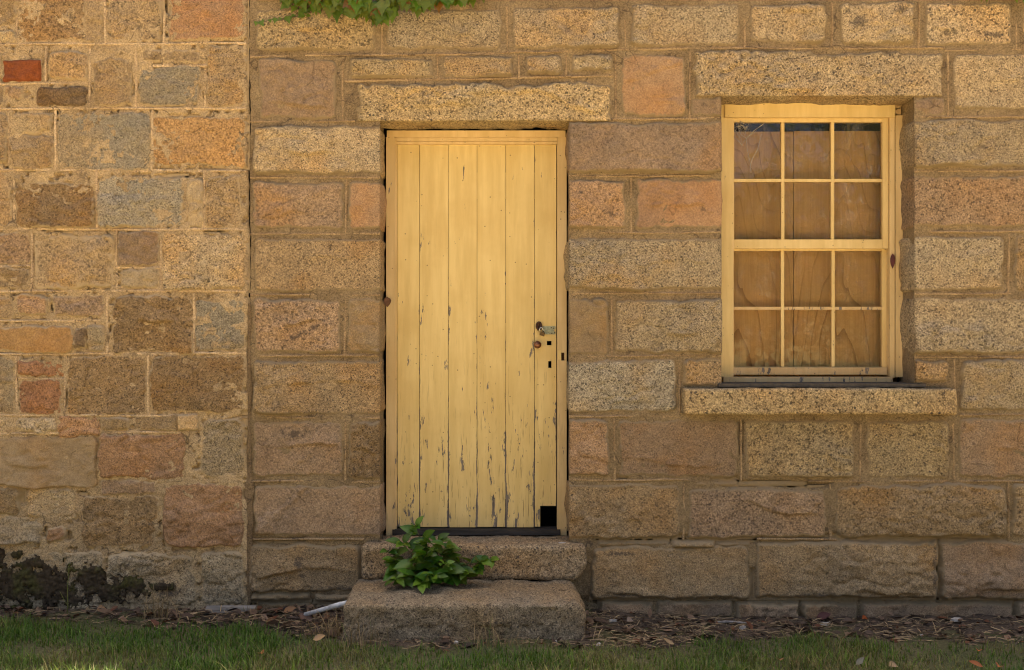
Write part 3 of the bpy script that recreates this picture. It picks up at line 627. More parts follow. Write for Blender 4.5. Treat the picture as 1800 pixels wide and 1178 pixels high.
# --- blocks of the house: rect in pixels of the elevation, colour, speckle, extra
HS = [
 (447, 15, 662, 90, 'yel', .9, {}), (680, 16, 882, 88, 'grey', 1, {'ledge': [(.45, .010, .45, .8)]}), (900, 11, 1089, 87, 'pale', 1, {}), (1108, 6, 1300, 82, 'grey', .9, {}),
 (1317, 7, 1452, 77, 'pale', .9, {}), (1474, 4, 1607, 78, 'pale', 1, {'soot': [(1580, 18, 18, 14, 0), (1510, 40, 30, 22, 0), (1490, 20, 14, 10, 0)], }), (1624, 5, 1778, 80, 'pale', 1, {'soot': [(1740, 62, 34, 12, 0), (1670, 58, 22, 10, 0)], }),
 (455, 103, 592, 210, 'mauve', .25, {'ledge': [(.25, .014, .1, .95)], 'prot': .02}),
 (614, 102, 763, 138, 'yel', .9, {'r': .02}), (778, 98, 904, 137, 'pale', .9, {'r': .02}), (921, 96, 989, 130, 'pale', .9, {'r': .03}), (1003, 94, 1076, 127, 'grey', .9, {'r': .03}),
 (1090, 96, 1208, 206, 'pink', .15, {'ledge': [(.62, .014, .05, .98)], 'prot': .018}),
 (1212, 171, 1268, 205, 'mauve', .3, {'opens': 'R', 'prot': .006}), (1607, 171, 1661, 204, 'mauve', .3, {'opens': 'L', 'prot': .006}), (1675, 95, 1832, 194, 'pale', 1, {}),
 (445, 222, 668, 307, 'pale', .95, {'opens': 'R'}), (1000, 215, 1268, 305, 'mauve', .35, {'opens': 'LR', 'rough': .5, 'facet': .4, 'ledge': [(.12, .010, .2, .98)]}), (1607, 211, 1905, 294, 'grey', .95, {'opens': 'L'}),
 (443, 319, 604, 404, 'mauve', .5, {'ledge': [(.22, .010, .1, .9)]}), (613, 318, 668, 404, 'pink', .3, {'opens': 'R'}), (1000, 317, 1101, 403, 'pink', .55, {'soot': [(1022, 338, 12, 10, 0), (1070, 375, 30, 8, 20)], 'opens': 'L', 'ledge': [(.3, .008, .1, .9)]}),
 (1116, 314, 1268, 403, 'rose', .10, {'soot': [(1235, 367, 12, 6, 30)], 'opens': 'R', 'ledge': [(.48, .020, .05, .85)], 'prot': .022}), (1607, 309, 1905, 400, 'mauve', .8, {'opens': 'L'}),
 (445, 418, 668, 512, 'tan', .85, {'opens': 'R'}), (1000, 418, 1268, 510, 'grey', 1, {'opens': 'LR', 'ledge': [(.4, .010, .55, .95)]}), (1607, 414, 1764, 511, 'grey', 1, {'opens': 'L'}), (1783, 414, 1905, 511, 'tan', .9, {}),
 (445, 526, 601, 621, 'mauve', .8, {'soot': [(532, 585, 62, 8, -26)], }), (611, 524, 668, 620, 'tan', .25, {'opens': 'R', 'prot': .018}), (1000, 524, 1070, 623, 'tan', .15, {'opens': 'L'}),
 (1078, 527, 1268, 621, 'grey', 1, {'opens': 'R'}), (1607, 523, 1905, 623, 'grey', .95, {'opens': 'L'}),
 (446, 632, 668, 729, 'tan', .85, {'opens': 'R', 'ledge': [(.3, .014, .25, .98)]}), (1000, 632, 1189, 726, 'blue', 1, {'opens': 'L'}), (1199, 632, 1268, 680, 'tan', .8, {'opens': 'R'}),
 (1607, 632, 1669, 674, 'tan', .9, {'opens': 'L'}), (1687, 632, 1905, 723, 'grey', .95, {}),
 (444, 741, 603, 838, 'mauve', .5, {'soot': [(520, 762, 45, 14, 0)], 'ledge': [(.33, .016, .02, .98)], 'prot': .02}), (611, 740, 668, 841, 'brn', .9, {'opens': 'R'}), (1000, 737, 1073, 836, 'pink', .6, {'opens': 'L'}),
 (1087, 738, 1297, 839, 'mauve', .6, {'ledge': [(.26, .012, .05, .97)], 'prot': .02}), (1307, 738, 1503, 841, 'yel', .9, {}), (1521, 738, 1669, 841, 'yel', .9, {}), (1682, 735, 1905, 840, 'mauve', .55, {}),
 (446, 853, 668, 943, 'mauve', .4, {'opens': 'R', 'prot': .02}), (1000, 851, 1196, 946, 'tan', .7, {'opens': 'L', 'prot': .024, 'r': .045}),
 (1209, 858, 1454, 946, 'mauve', .75, {'ledge': [(.72, .018, .4, .98)], 'prot': .024}), (1465, 851, 1768, 943, 'tan', .8, {'prot': .026, 'r': .06}), (1778, 851, 1905, 943, 'tan', .8, {}),
 (438, 957, 634, 1040, 'tan', .7, {'soot': [(525, 988, 13, 18, 0), (532, 1012, 10, 8, 0), (600, 1035, 40, 8, 0)], 'ledge': [(.25, .014, .05, .98)], 'prot': .026}), (1040, 960, 1318, 1052, 'tan', .6, {'soot': [(1090, 972, 50, 8, 0), (1100, 1046, 60, 9, 0)], 'ledge': [(.22, .022, .02, .98)], 'prot': .034}),
 (1328, 952, 1648, 1051, 'tan', .55, {'soot': [(1450, 1046, 80, 7, 0), (1640, 1000, 7, 50, 0)], 'prot': .036, 'r': .02, 'ledge': [(.2, .012, .5, .95)]}), (1652, 951, 1905, 1052, 'mauve', .4, {'prot': .036, 'r': .02, 'ledge': [(.2, .012, .2, .7)]}),
 (440, 1043, 545, 1056, 'tan', .4, {'r': .012, 'prot': .02}), (552, 1044, 630, 1058, 'tan', .4, {'r': .012}), (450, 1060, 545, 1082, 'brn', .3, {'ybase': .03, 'r': .012}), (552, 1062, 640, 1085, 'brn', .3, {'ybase': .03, 'r': .012}),
 (1055, 1058, 1150, 1086, 'mauve', .4, {'ybase': .012, 'r': .015}), (1155, 1057, 1290, 1088, 'mauve', .4, {'ybase': .012, 'r': .02}), (1296, 1060, 1405, 1090, 'mauve', .35, {'ybase': .012, 'r': .012}), (1412, 1060, 1509, 1092, 'mauve', .35, {'ybase': .012, 'r': .012}),
 (1516, 1060, 1784, 1094, 'mauve', .3, {'ybase': .012, 'r': .012, 'ledge': [(.6, .01, .2, .8)]}), (1791, 1060, 1905, 1094, 'mauve', .35, {'ybase': .012, 'r': .012}),
 # slips and chinking between the courses
 (1052, 952, 1176, 961, 'brn', .5, {'r': .006, 'prot': .008}), (1181, 951, 1256, 963, 'tan', .7, {'r': .006}), (1260, 954, 1318, 960, 'pink', .3, {'r': .005}), (1219, 848, 1296, 854, 'pink', .2, {'r': .005, 'prot': .008}), (1300, 849, 1415, 853, 'tan', .2, {'r': .004, 'prot': .006}),
 # just outside the picture
 (1795, 9, 1940, 82, 'tan', .9, {}), (1955, 8, 2250, 82, 'grey', .9, {}), (1845, 95, 2050, 196, 'tan', .8, {}), (2066, 95, 2250, 196, 'grey', .8, {}), (445, -88, 640, 1, 'mauve', .5, {}), (655, -88, 880, 0, 'tan', .7, {}), (895, -88, 1100, -3, 'pale', .9, {}), (1115, -90, 1390, -6, 'grey', .9, {}), (1405, -90, 1640, -8, 'mauve', .5, {}), (1655, -90, 1900, -6, 'tan', .8, {}), (1915, -90, 2250, -6, 'tan', .8, {}),
]
y0 = 211
for k, y1 in enumerate((294, 400, 511, 623, 723, 840, 943, 1051)):
    HS.append((1920, y0 + 2, 2080 + 17 * (k % 3), y1, ('grey', 'tan', 'mauve')[k % 3], .8, {})); HS.append((2095 + 17 * (k % 3), y0 + 2, 2252, y1, ('tan', 'mauve', 'grey')[k % 3], .8, {})); y0 = y1 + 14
for a in HS:
    kw = dict(a[6]); stone(house, a[:4], a[4], a[5], **kw)
stone(house, (626, 147, 1075, 213), 'yel', 1.0, prot=.030, opens='B', name='lintel', r=.03, jag=1.8, rough=1.5, ledge=[(.50, .014, .45, .98), (.3, .012, .05, .5)])
stone(house, (1220, 91, 1656, 169), 'pale', 1.0, prot=.032, opens='B', name='lintel', r=.03, jag=1.8, rough=1.5, ledge=[(.35, .014, .08, .6), (.3, .010, .6, .95)])

# --- blocks of the older wall
OS = [
 (-60, -40, 28, 46, 'tan', .6, {}), (-60, 52, 28, 76, 'cream', .5, {}), (37, -45, 150, 73, 'brn', .7, {}), (150, -10, 180, 73, 'tan', .5, {}), (193, -45, 282, 74, 'tan', .7, {'rough': .8}), (302, -45, 433, 69, 'rose', .55, {'rough': .7, 'facet': .5}),
 (9, 108, 73, 143, 'brick', .1, {'r': .01, 'smear': .004, 'prot': .014, 'facet': .2, 'jag': .6}), (87, 94, 154, 140, 'tan', .6, {}), (166, 108, 236, 188, 'tan', .6, {}), (250, 90, 352, 112, 'tan', .4, {}), (246, 119, 352, 186, 'blue', .8, {'prot': .012}), (368, 84, 433, 187, 'tan', .9, {}),
 (-60, 90, 4, 142, 'tan', .5, {}), (12, 153, 44, 174, 'mauve', .4, {'r': .015}), (68, 155, 153, 187, 'dark', .5, {'r': .03, 'prot': .016, 'facet': .3, 'jag': .8, 'smear': .006}), (-60, 154, 8, 188, 'tan', .5, {}),
 (-60, 199, 12, 285, 'tan', .5, {}), (22, 240, 96, 295, 'tan', .6, {}), (24, 200, 94, 234, 'cream', .5, {}), (104, 200, 264, 297, 'blue', .7, {'rough': .7, 'facet': .6}), (272, 208, 434, 292, 'oran', .6, {'smear': .012, 'rough': .6, 'facet': .4, 'prot': .012}),
 (-60, 306, 20, 398, 'tan', .5, {}), (32, 325, 164, 399, 'brn', .75, {}), (176, 312, 324, 400, 'blue', .9, {'prot': .013}), (332, 316, 357, 398, 'cream', .3, {}), (364, 309, 427, 400, 'tan', .8, {}),
 (-60, 410, 54, 466, 'mauve', .6, {}), (-60, 472, 54, 508, 'tan', .5, {}), (64, 414, 200, 506, 'tan', .6, {'smear': .035}), (210, 408, 279, 468, 'mauve', .5, {}), (212, 474, 278, 507, 'cream', .2, {}), (288, 412, 434, 508, 'cream', 1, {'smear': .01, 'prot': .013}),
 (-60, 522, 22, 558, 'tan', .4, {}), (34, 522, 86, 556, 'pink', .6, {}), (96, 520, 183, 558, 'mauve', .55, {}), (-60, 575, 130, 619, 'oran', .1, {'rough': .4, 'facet': .4, 'prot': .012}), (132, 578, 154, 613, 'dark', .5, {'r': .02}), (158, 572, 184, 618, 'grey', .6, {}),
 (203, 523, 338, 619, 'brn', .8, {'ledge': [(.55, .018, .3, .8)], 'prot': .012}), (346, 530, 434, 617, 'blue', .9, {'prot': .011}),
 (-60, 630, 26, 728, 'grey', .6, {'ledge': [(.5, .014, .2, .98)]}), (34, 633, 113, 660, 'red', .5, {'prot': .017, 'r': .02, 'smear': .006}), (38, 670, 110, 727, 'red', .6, {}), (122, 628, 256, 728, 'brn', .85, {}), (268, 628, 434, 723, 'brn', .9, {}),
 (-60, 737, 26, 761, 'tan', .4, {}), (34, 735, 98, 759, 'cream', .7, {'rough': 1.6}), (107, 733, 176, 766, 'rose', .7, {'prot': .022, 'smear': .005, 'r': .02}), (180, 735, 228, 755, 'tan', .6, {'r': .012}), (236, 731, 312, 755, 'tan', .6, {'r': .012}), (316, 730, 348, 754, 'cream', .4, {'r': .02}),
 (-60, 767, 170, 853, 'tan', .05, {'prot': .024, 'r': .03, 'ledge': [(.12, .014, .1, .95), (.62, .006, .3, .7)], 'smear': .004, 'rough': .6}), (177, 764, 324, 840, 'rose', .5, {'prot': .015, 'smear': .006}), (358, 739, 431, 840, 'grey', .95, {'prot': .015, 'r': .05}),
 (-60, 856, 34, 902, 'tan', .6, {}), (50, 860, 130, 915, 'cream', .7, {'r': .04, 'rough': 1.5}), (-60, 910, 74, 957, 'grey', .5, {'ledge': [(.5, .014, .05, .98)], 'prot': .016}), (86, 926, 112, 948, 'rose', .4, {'r': .02}),
 (146, 873, 278, 959, 'brn', .7, {'prot': .016, 'r': .04}), (180, 846, 276, 868, 'mauve', .5, {'r': .02}), (292, 851, 431, 959, 'rose', .5, {'prot': .016, 'r': .05, 'smear': .008}),
 (-60, 972, 182, 1072, 'grey', .6, {'soot': [(60, 1020, 90, 36, 0), (150, 1030, 50, 40, 0)], 'prot': .02}), (190, 976, 344, 1060, 'grey', .8, {'soot': [(230, 1030, 50, 26, 0), (300, 1040, 40, 12, 0)], 'prot': .022}), (358, 970, 433, 1060, 'grey', .7, {'prot': .022}), (230, 1056, 300, 1078, 'grey', .4, {'r': .02}),
 (-60, 1076, 230, 1100, 'dark', .4, {}),
]
y0 = -40
for k, y1 in enumerate((74, 188, 297, 398, 508, 619, 728, 853, 958, 1072)):
    OS.append((-230 + 15 * (k % 3), y0 + 6, -75, y1, ('tan', 'brn', 'grey')[k % 3], .7, {})); OS.append((-410, y0 + 6, -245 + 15 * (k % 3), y1, ('grey', 'tan', 'pink')[k % 3], .7, {})); y0 = y1 + 8
OC = {}
for a in OS:
    kw = dict(prot=.011, smear=.016, mat='rubble', ybase=OLD_Y, jag=1.35, res=.007); kw.update(a[6])
    stone(old, (a[0] - 3, a[1] - 2.5, a[2] + (3 if a[2] < 425 else 0), a[3] + 2.5), a[4], a[5], **kw)

# --- raised pointing beads
def beads(name, segs, parent, yb, wd, ht, color, seed, gap=0.15):
    VV = []; FF = []; n0 = 0
    for si, seg in enumerate(segs):
        pts = np.array([(X(p[0]), Z(p[1])) for p in seg]); dl = np.sqrt(((pts[1:] - pts[:-1]) ** 2).sum(1)); cum = np.concatenate([[0], np.cumsum(dl)])
        n = max(3, int(cum[-1] / 0.014)); t = np.linspace(0, cum[-1], n); px_, pz_ = np.interp(t, cum, pts[:, 0]), np.interp(t, cum, pts[:, 1])
        horiz = abs(pts[-1, 0] - pts[0, 0]) > abs(pts[-1, 1] - pts[0, 1])
        wob = 0.0035 * fbm(t * 3.5, t * 0 + si, seed=seed, o=3)
        hh = ht * np.clip(0.85 + 1.9 * (fbm(t * 4, t * 0 + si * 7, seed=seed + 1, o=3) + 0.45 - gap), -1.2, 1.0)
        ww = wd * (1 + 0.22 * fbm(t * 20, t * 0 + si, seed=seed + 2, o=2))
        prof = ((-1.35, -0.9), (-1.0, 0.45), (-0.45, 1.0), (0.45, 1.0), (1.0, 0.5), (1.35, -0.9))
        P = np.zeros((n, 6, 3))
        for k, (a, hgt) in enumerate(prof):
            off = a * ww + 0.0012 * noise(t * 60, t * 0 + k, seed=seed + si)
            dep = -(hgt * hh + (hh - ht) * 0.4) + 0.0008 * noise(t * 50, t * 0 + k + 9, seed=seed + si)
            if horiz: P[:, k] = np.stack([px_, dep, pz_ + wob + off], -1)
            else: P[:, k] = np.stack([px_ + wob + off, dep, pz_], -1)
        VV.append(P.reshape(-1, 3)); FF.append(gridq(6, n) + n0); n0 += n * 6
    me = mesh_np(name, np.concatenate(VV), np.concatenate(FF))
    return obj(name, me, M['mortar'], parent, (0, yb, 0), (*color, 1))
hb = [[(440, 99), (760, 96), (1090, 88), (1300, 85), (1660, 85)], [(1660, 88), (2250, 88)], [(606, 143), (830, 140), (1078, 133)], [(440, 215), (624, 214)], [(1076, 210), (1268, 209)], [(1607, 206), (2250, 204)],
      [(440, 312), (668, 313)], [(1000, 310), (1268, 309)], [(1607, 301), (2250, 301)], [(440, 411), (668, 411)], [(1000, 410), (1268, 409)], [(1607, 407), (2250, 407)], [(440, 519), (668, 518)], [(1000, 517), (1268, 516)], [(1607, 517), (2250, 517)],
      [(440, 626), (668, 626)], [(1000, 627), (1268, 626)], [(1607, 628), (2250, 628)], [(440, 735), (668, 735)], [(1000, 732), (1200, 732)], [(1686, 729), (2250, 729)], [(440, 846), (668, 847)], [(1000, 844), (1210, 844)], [(1420, 846), (2250, 846)], [(445, 949), (640, 948)], [(1330, 948), (1470, 948)]]
hb += [[(x, a), (x, b)] for x, a, b in ((671, 20, 96), (891, 12, 93), (1098, 8, 88), (1308, 5, 84), (1463, 4, 84), (1615, 4, 84), (1786, 6, 86), (770, 98, 140), (912, 97, 136), (996, 96, 134), (1082, 92, 209), (603, 102, 213), (1212, 90, 208), (1666, 92, 205),
      (608, 315, 409), (1109, 313, 408), (1773, 412, 515), (606, 522, 624), (1075, 520, 626), (1194, 630, 730), (1678, 632, 728), (607, 738, 845), (1080, 735, 843), (1302, 736, 845), (1512, 736, 845), (1676, 734, 844), (1202, 850, 948), (1459, 850, 948), (1773, 848, 946))]
beads('pointing', hb, house, -0.001, .0046, .0045, POINT_HOUSE, 200)
ob = [[(-400, 79), (200, 79), (434, 77)], [(-400, 193), (434, 191)], [(-400, 301), (180, 299), (434, 301)], [(-400, 403), (434, 404)], [(-400, 513), (210, 512), (434, 512)], [(-400, 566), (186, 563)], [(-400, 622), (434, 622)], [(-400, 731), (350, 730)], [(-400, 149), (156, 148)], [(206, 471), (284, 472)], [(-60, 469), (56, 468)], [(246, 116), (366, 116)], [(-60, 764), (106, 762)], [(176, 760), (320, 760)], [(34, 665), (114, 666)]]
ob += [[(x, a), (x, b)] for x, a, b in ((31, -20, 78), (187, -20, 78), (290, 20, 78), (82, 82, 146), (159, 80, 192), (241, 82, 190), (362, 112, 190), (17, 196, 290), (99, 194, 299), (268, 194, 299), (27, 303, 402), (171, 302, 402), (360, 303, 402), (58, 405, 511), (206, 404, 511), (284, 404, 511), (190, 514, 620), (342, 516, 620), (31, 626, 728), (116, 624, 728), (262, 624, 730))]
beads('pointing', ob, old, OLD_Y - 0.0005, .0052, .0042, POINT_OLD, 300, gap=.05)

# --- window sill block and the flashing on it
def block(name, x0, x1, y0, y1, z0, z1, r, res, amp, mat, parent, color, seed=0, warp=None, label=None):
    c = Vector(((x0 + x1) / 2, (y0 + y1) / 2, (z0 + z1) / 2)); hx, hy, hz = (x1 - x0) / 2, (y1 - y0) / 2, (z1 - z0) / 2
    V = []; F = []; n0 = 0
    for ax in range(3):
        for sg in (-1, 1):
            h = [hx, hy, hz]; a, b = [i for i in range(3) if i != ax]
            na, nb = max(3, int(2 * h[a] / res)), max(3, int(2 * h[b] / res))
            A, B = np.meshgrid(np.linspace(-h[a], h[a], na), np.linspace(-h[b], h[b], nb)); P = np.zeros(A.shape + (3,))
            P[..., a] = A; P[..., b] = B; P[..., ax] = sg * h[ax]
            q = gridq(na, nb)
            if (sg > 0) == (ax == 1): q = q[:, ::-1]
            V.append(P.reshape(-1, 3)); F.append(q + n0); n0 += na * nb
    V = np.concatenate(V); F = np.concatenate(F)
    inner = np.clip(V, -(np.array([hx, hy, hz]) - r), np.array([hx, hy, hz]) - r); d = V - inner; ln = np.linalg.norm(d, axis=1, keepdims=True); nrm = d / np.maximum(ln, 1e-9)
    rrn = r * (1 + 0.0 * ln); P = inner + nrm * rrn
    wv = P + np.array(c)
    dsp = amp * (fbm(wv[:, 0] * 8, wv[:, 1] * 8, wv[:, 2] * 8, seed=seed, o=3) + 0.45 * fbm(wv[:, 0] * 38, wv[:, 1] * 38, wv[:, 2] * 38, seed=seed + 4, o=3))
    P = P + nrm * dsp[:, None]
    if warp is not None: P = warp(P, hx, hy, hz)
    me = mesh_np(name, P, F); bm = bmesh.new(); bm.from_mesh(me); bmesh.ops.remove_doubles(bm, verts=bm.verts, dist=1e-4); bmesh.ops.recalc_face_normals(bm, faces=bm.faces); bm.to_mesh(me); bm.free()
    me.polygons.foreach_set('use_smooth', [True] * len(me.polygons))
    fattr(me, 'smear', np.zeros(len(me.vertices)))
    return obj(name, me, M[mat], parent, c, color)
block('window_sill', X(1203, -.09), X(1683, -.09), -0.095, 0.22, Z(729, -.09), Z(683, -.09), 0.014, 0.009, 0.006, 'ashlar', house, (*COL['yel'], 1.0), 5)
box('sill_flashing', WLx - .02, WRx + .05, -0.035, 0.23, Z(683, -.09) + .004, Z(683, -.09) + .022, M['slate'], house, 0.004)

# ------------------------------------------------------------------ door
YF, YD = 0.205, 0.235                                   # front of the frame, front of the boards
fx = lambda p: X(p, YF); fz = lambda p: Z(p, YF); dx = lambda p: X(p, YD); dz = lambda p: Z(p, YD)
def mbox(name, boxes, mat, parent, bevel=0.003):
    b0 = boxes[0]; c = Vector(((b0[0] + b0[1]) / 2, (b0[2] + b0[3]) / 2, (b0[4] + b0[5]) / 2)); bm = bmesh.new()
    for b in boxes: box_bm(bm, b[0] - c.x, b[1] - c.x, b[2] - c.y, b[3] - c.y, b[4] - c.z, b[5] - c.z)
    return obj(name, bm_mesh(name, bm, bevel), mat, parent, c)
frame = mbox('door_frame', [(fx(680), fx(994), YF, YF + .10, fz(241), fz(229.5))], M['frame'], house)
mbox('door_stop', [(fx(697), fx(979), YF + .004, YF + .06, fz(248), fz(241) - .001), (fx(697), fx(979), YF + .012, YF + .06, fz(253), fz(248) - .001)], M['frame'], frame)
mbox('jamb', [(fx(679), fx(694), YF - .004, YF + .10, 0.362, fz(241) - .001), (fx(694) + .001, fx(697), YF + .008, YF + .10, 0.37, fz(241) - .001)], M['frame'], frame)
xs = [fx(979.5), fx(982), fx(986.5), fx(992), fx(996)]; zs = [0.362, fz(634), fz(620), fz(241) - .001]
off = (fx(987), YF, (zs[0] + zs[-1]) / 2)
obj('jamb', slab_mesh('jamb', xs, zs, {(2, 1)}, YF - .002, YF + .08, off), M['frame'], frame, off)
box('wood_patch', fx(981), fx(988.5) - .006, YF - .0045, YF - .002, fz(632), fz(616), M['door'], frame, .001)
box('strike_pocket', fx(985), fx(994), YF + .03, YF + .07, fz(636), fz(618), M['rust'], frame, .001)
box('threshold', fx(690), fx(985), YF - .012, YF + .10, 0.366, fz(930.5), M['wood'], frame, .004)
bm = bmesh.new(); cD = Vector((dx(838), YD + .05, 1.45))
box_bm(bm, dx(700) - cD.x, dx(945) - cD.x, -.018, .018, -.07, .07)
door = obj('door', bm_mesh('door', bm, .003), M['door'], house, cD)
for z in (0.62, 2.28): box('rail', dx(700), dx(945), YD + .032, YD + .068, z - .07, z + .07, M['door'], door)
pb = [698.2, 737.5, 788, 838.5, 889, 939.5, 979]; dzb = (925.5, 926.5, 927, 926.5, 927, 926)
for i in range(5):
    g = .0011; o = box('plank', dx(pb[i]) + g, dx(pb[i + 1]) - g, YD + (.0, .0015, .0005, .002, 0.001)[i], YD + .03, dz(dzb[i]), dz(253.6), M['door'], door, .0032)
xs = [dx(939.5) + .0011, dx(949.5), dx(961.5), dx(963.8), dx(969.5), dx(970), dx(977.8)]; zs = [dz(926), dz(889.5), dz(647), dz(635), dz(607), dz(599.5), dz(254.2)]
off = (dx(959), YD, 1.45)
obj('plank', slab_mesh('plank', xs, zs, {(1, 0), (2, 0), (3, 0), (4, 0), (5, 0), (2, 4), (3, 4), (3, 2)}, YD + .001, YD + .03, off), M['door'], door, off)
# bolt and hasp hardware
HY = YD - .004
def hx(p): return X(p, HY)
def hz(p): return Z(p, HY)
bolt = mbox('bolt', [(hx(954), hx(976.5), HY - .003, HY + .006, hz(579), hz(573.5)), (hx(954), hx(976.5), HY - .003, HY + .006, hz(588), hz(583))], M['greenpaint'], door, .0015)
mbox('bolt_bar', [(hx(953), hx(974), HY - .006, HY + .005, hz(583) + .0005, hz(579) - .0005)], M['greenpaint'], bolt, .002)
bm = bmesh.new()
for (px, py) in ((969, 576), (973, 577), (970, 586), (975, 585)):
    bmesh.ops.create_uvsphere(bm, u_segments=8, v_segments=5, radius=.0035, matrix=Matrix.Translation((hx(px) - hx(965), -.003, hz(py) - hz(581))))
obj('screw', bm_mesh('screw', bm, smooth=True), M['rust'], bolt, (hx(965), HY, hz(581)))
rp = [(hx(947.3) + .0125 * math.cos(t), HY - .008 + .004 * math.sin(t * 2), hz(573) + .019 * math.sin(t)) for t in np.linspace(0, 2 * math.pi, 22)]
obj('staple', tubes_mesh('staple', [([tuple(Vector(p) - Vector((hx(947.3), HY, hz(573)))) for p in rp], .0058)]), M['rust'], door, (hx(947.3), HY, hz(573)))
box('staple_plate', hx(944), hx(951), HY - .001, HY + .006, hz(581), hz(566), M['rust'], door, .002)
def lathe(prof, n=20):
    V = []; F = []
    for (r, y) in prof:
        for k in range(n): V.append((r * math.cos(2 * math.pi * k / n), y, r * math.sin(2 * math.pi * k / n)))
    for i in range(len(prof) - 1):
        for k in range(n): F.append((i * n + k, i * n + (k + 1) % n, (i + 1) * n + (k + 1) % n, (i + 1) * n + k))
    me = bpy.data.meshes.new('knob'); me.from_pydata(V, [], F); me.update(); me.polygons.foreach_set('use_smooth', [True] * len(F)); return me
obj('knob', lathe([(.0, -.058), (.008, -.0575), (.016, -.053), (.0205, -.044), (.0195, -.034), (.014, -.027), (.010, -.022), (.0095, -.010), (.017, -.006), (.019, .001)]), M['copper'], door, (hx(944.7), HY + .003, hz(606)))
# the padlock hangs from the staple
pc = Vector((hx(953), HY - .028, hz(587)))
pad = thing('padlock', 'small tarnished brass padlock hanging from the rusty staple on the door', 'padlock', pc)
bm = bmesh.new(); box_bm(bm, -.0135, .0135, -.007, .007, -.011, .0105); bmesh.ops.rotate(bm, verts=bm.verts, cent=(0, 0, 0), matrix=Matrix.Rotation(math.radians(16), 3, 'Y'))
obj('body', bm_mesh('body', bm, .002), M['brass'], pad, pc)
sh = [(-.0085, 0, .009), (-.0085, 0, .024)] + [(.0085 * -math.cos(t), 0, .026 + .009 * math.sin(t)) for t in np.linspace(0.3, math.pi - .3, 7)] + [(.0085, 0, .024), (.0085, 0, .009)]
rm = Matrix.Rotation(math.radians(16 - 28), 3, 'Y')
sh = [tuple(Matrix.Rotation(math.radians(-14), 3, 'Y') @ Vector(p) + Vector((.001, .004, 0))) for p in sh]
obj('shackle', tubes_mesh('shackle', [(sh, .0029)]), M['steel'], pad, pc)

# ------------------------------------------------------------------ window
YW = 0.20
wx = lambda p, y=YW: X(p, y); wz = lambda p, y=YW: Z(p, y)
win = mbox('window', [(wx(1262), wx(1288), YW, YW + .12, wz(664), wz(207) - .001), (wx(1274), wx(1572), YW - .012, YW + .03, wz(207), wz(182)), (wx(1262), wx(1274) - .001, YW, YW + .03, wz(207), wz(184)),
                      (wx(1262), wx(1592), YW + .03, YW + .12, wz(207), wz(181))], M['sash'], house, .003)
mbox('casing', [(wx(1574), wx(1587.5), YW - .004, YW + .10, wz(663), wz(203))], M['frame'], win, .003)
mbox('parting_strip', [(wx(1564), wx(1572.5), YW - .001, YW + .10, wz(664), wz(205))], M['frame'], win, .003)
mbox('parting_strip', [(wx(1287), wx(1290), YW + .006, YW + .10, wz(662), wz(209))], M['frame'], win, .001)
mbox('broken_batten', [(wx(1573.5), wx(1584), YW + .012, YW + .04, wz(189), wz(184)), (wx(1574), wx(1581), YW + .008, YW + .03, wz(199), wz(193)), (wx(1578), wx(1585), YW + .010, YW + .03, wz(201), wz(191))], M['peeling'], win, .001)
YU, YL = YW + .022, YW + .055
def sash(ys, top, bot, x0, x1, rail_t, rail_b, gx0, gx1, mul, mid, dark_bead=False):
    ux = lambda p: X(p, ys); uz = lambda p: Z(p, ys)
    s = mbox('sash', [(ux(x0), ux(gx0), ys, ys + .04, uz(bot), uz(top)), (ux(gx1), ux(x1), ys, ys + .04, uz(bot), uz(top)), (ux(gx0) + .0005, ux(gx1) - .0005, ys + .001, ys + .04, uz(rail_t), uz(top)), (ux(gx0) + .0005, ux(gx1) - .0005, ys + .001, ys + .04, uz(bot), uz(rail_b))], M['sash'], win, .003)
    for m_ in mul: mbox('muntin', [(ux(m_ - 2.7), ux(m_ + 2.7), ys + .004, ys + .036, uz(rail_b) + .0005, uz(rail_t) - .0005)], M['sash'], win, .004)
    cols = [gx0] + list(mul) + [gx1]
    for k in range(3):
        a, b = cols[k] + (2.7 if k else 0), cols[k + 1] - (2.7 if k < 2 else 0)
        mbox('muntin', [(ux(a) + .0005, ux(b) - .0005, ys + .005, ys + .035, uz(mid + 2.6), uz(mid - 2.6))], M['sash'] if not dark_bead else M['peeling'], win, .004)
        for (zt, zb) in ((rail_t, mid), (mid, rail_b)):
            c = Vector(((ux(a) + ux(b)) / 2, ys + .022, (uz(zt) + uz(zb)) / 2)); bm = bmesh.new()
            hx_, hz_ = (ux(b) - ux(a)) / 2 + .003, (uz(zt) - uz(zb)) / 2 + .001
            vv = [bm.verts.new(p) for p in ((-hx_, 0, -hz_), (hx_, 0, -hz_), (hx_, 0, hz_), (-hx_, 0, hz_))]; bm.faces.new(vv)
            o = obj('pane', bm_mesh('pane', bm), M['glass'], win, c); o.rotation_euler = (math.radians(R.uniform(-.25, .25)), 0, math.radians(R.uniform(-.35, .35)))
    return s
sash(YU, 208, 437, 1281, 1561, 214.5, 421, 1290.5, 1551.5, (1376.5, 1464), 317)
sash(YL, 436, 659, 1279, 1559, 441, 645, 1289.5, 1550.5, (1376, 1465), 542, True)
mbox('bottom_rail', [(wx(1285), wx(1562), YW + .022, YW + .060, wz(659), wz(646.5))], M['peeling'], win, .003)
mbox('sill_board', [(wx(1270), wx(1566), YW - .03, YW + .10, wz(671), wz(662.5))], M['peeling'], win, .004)
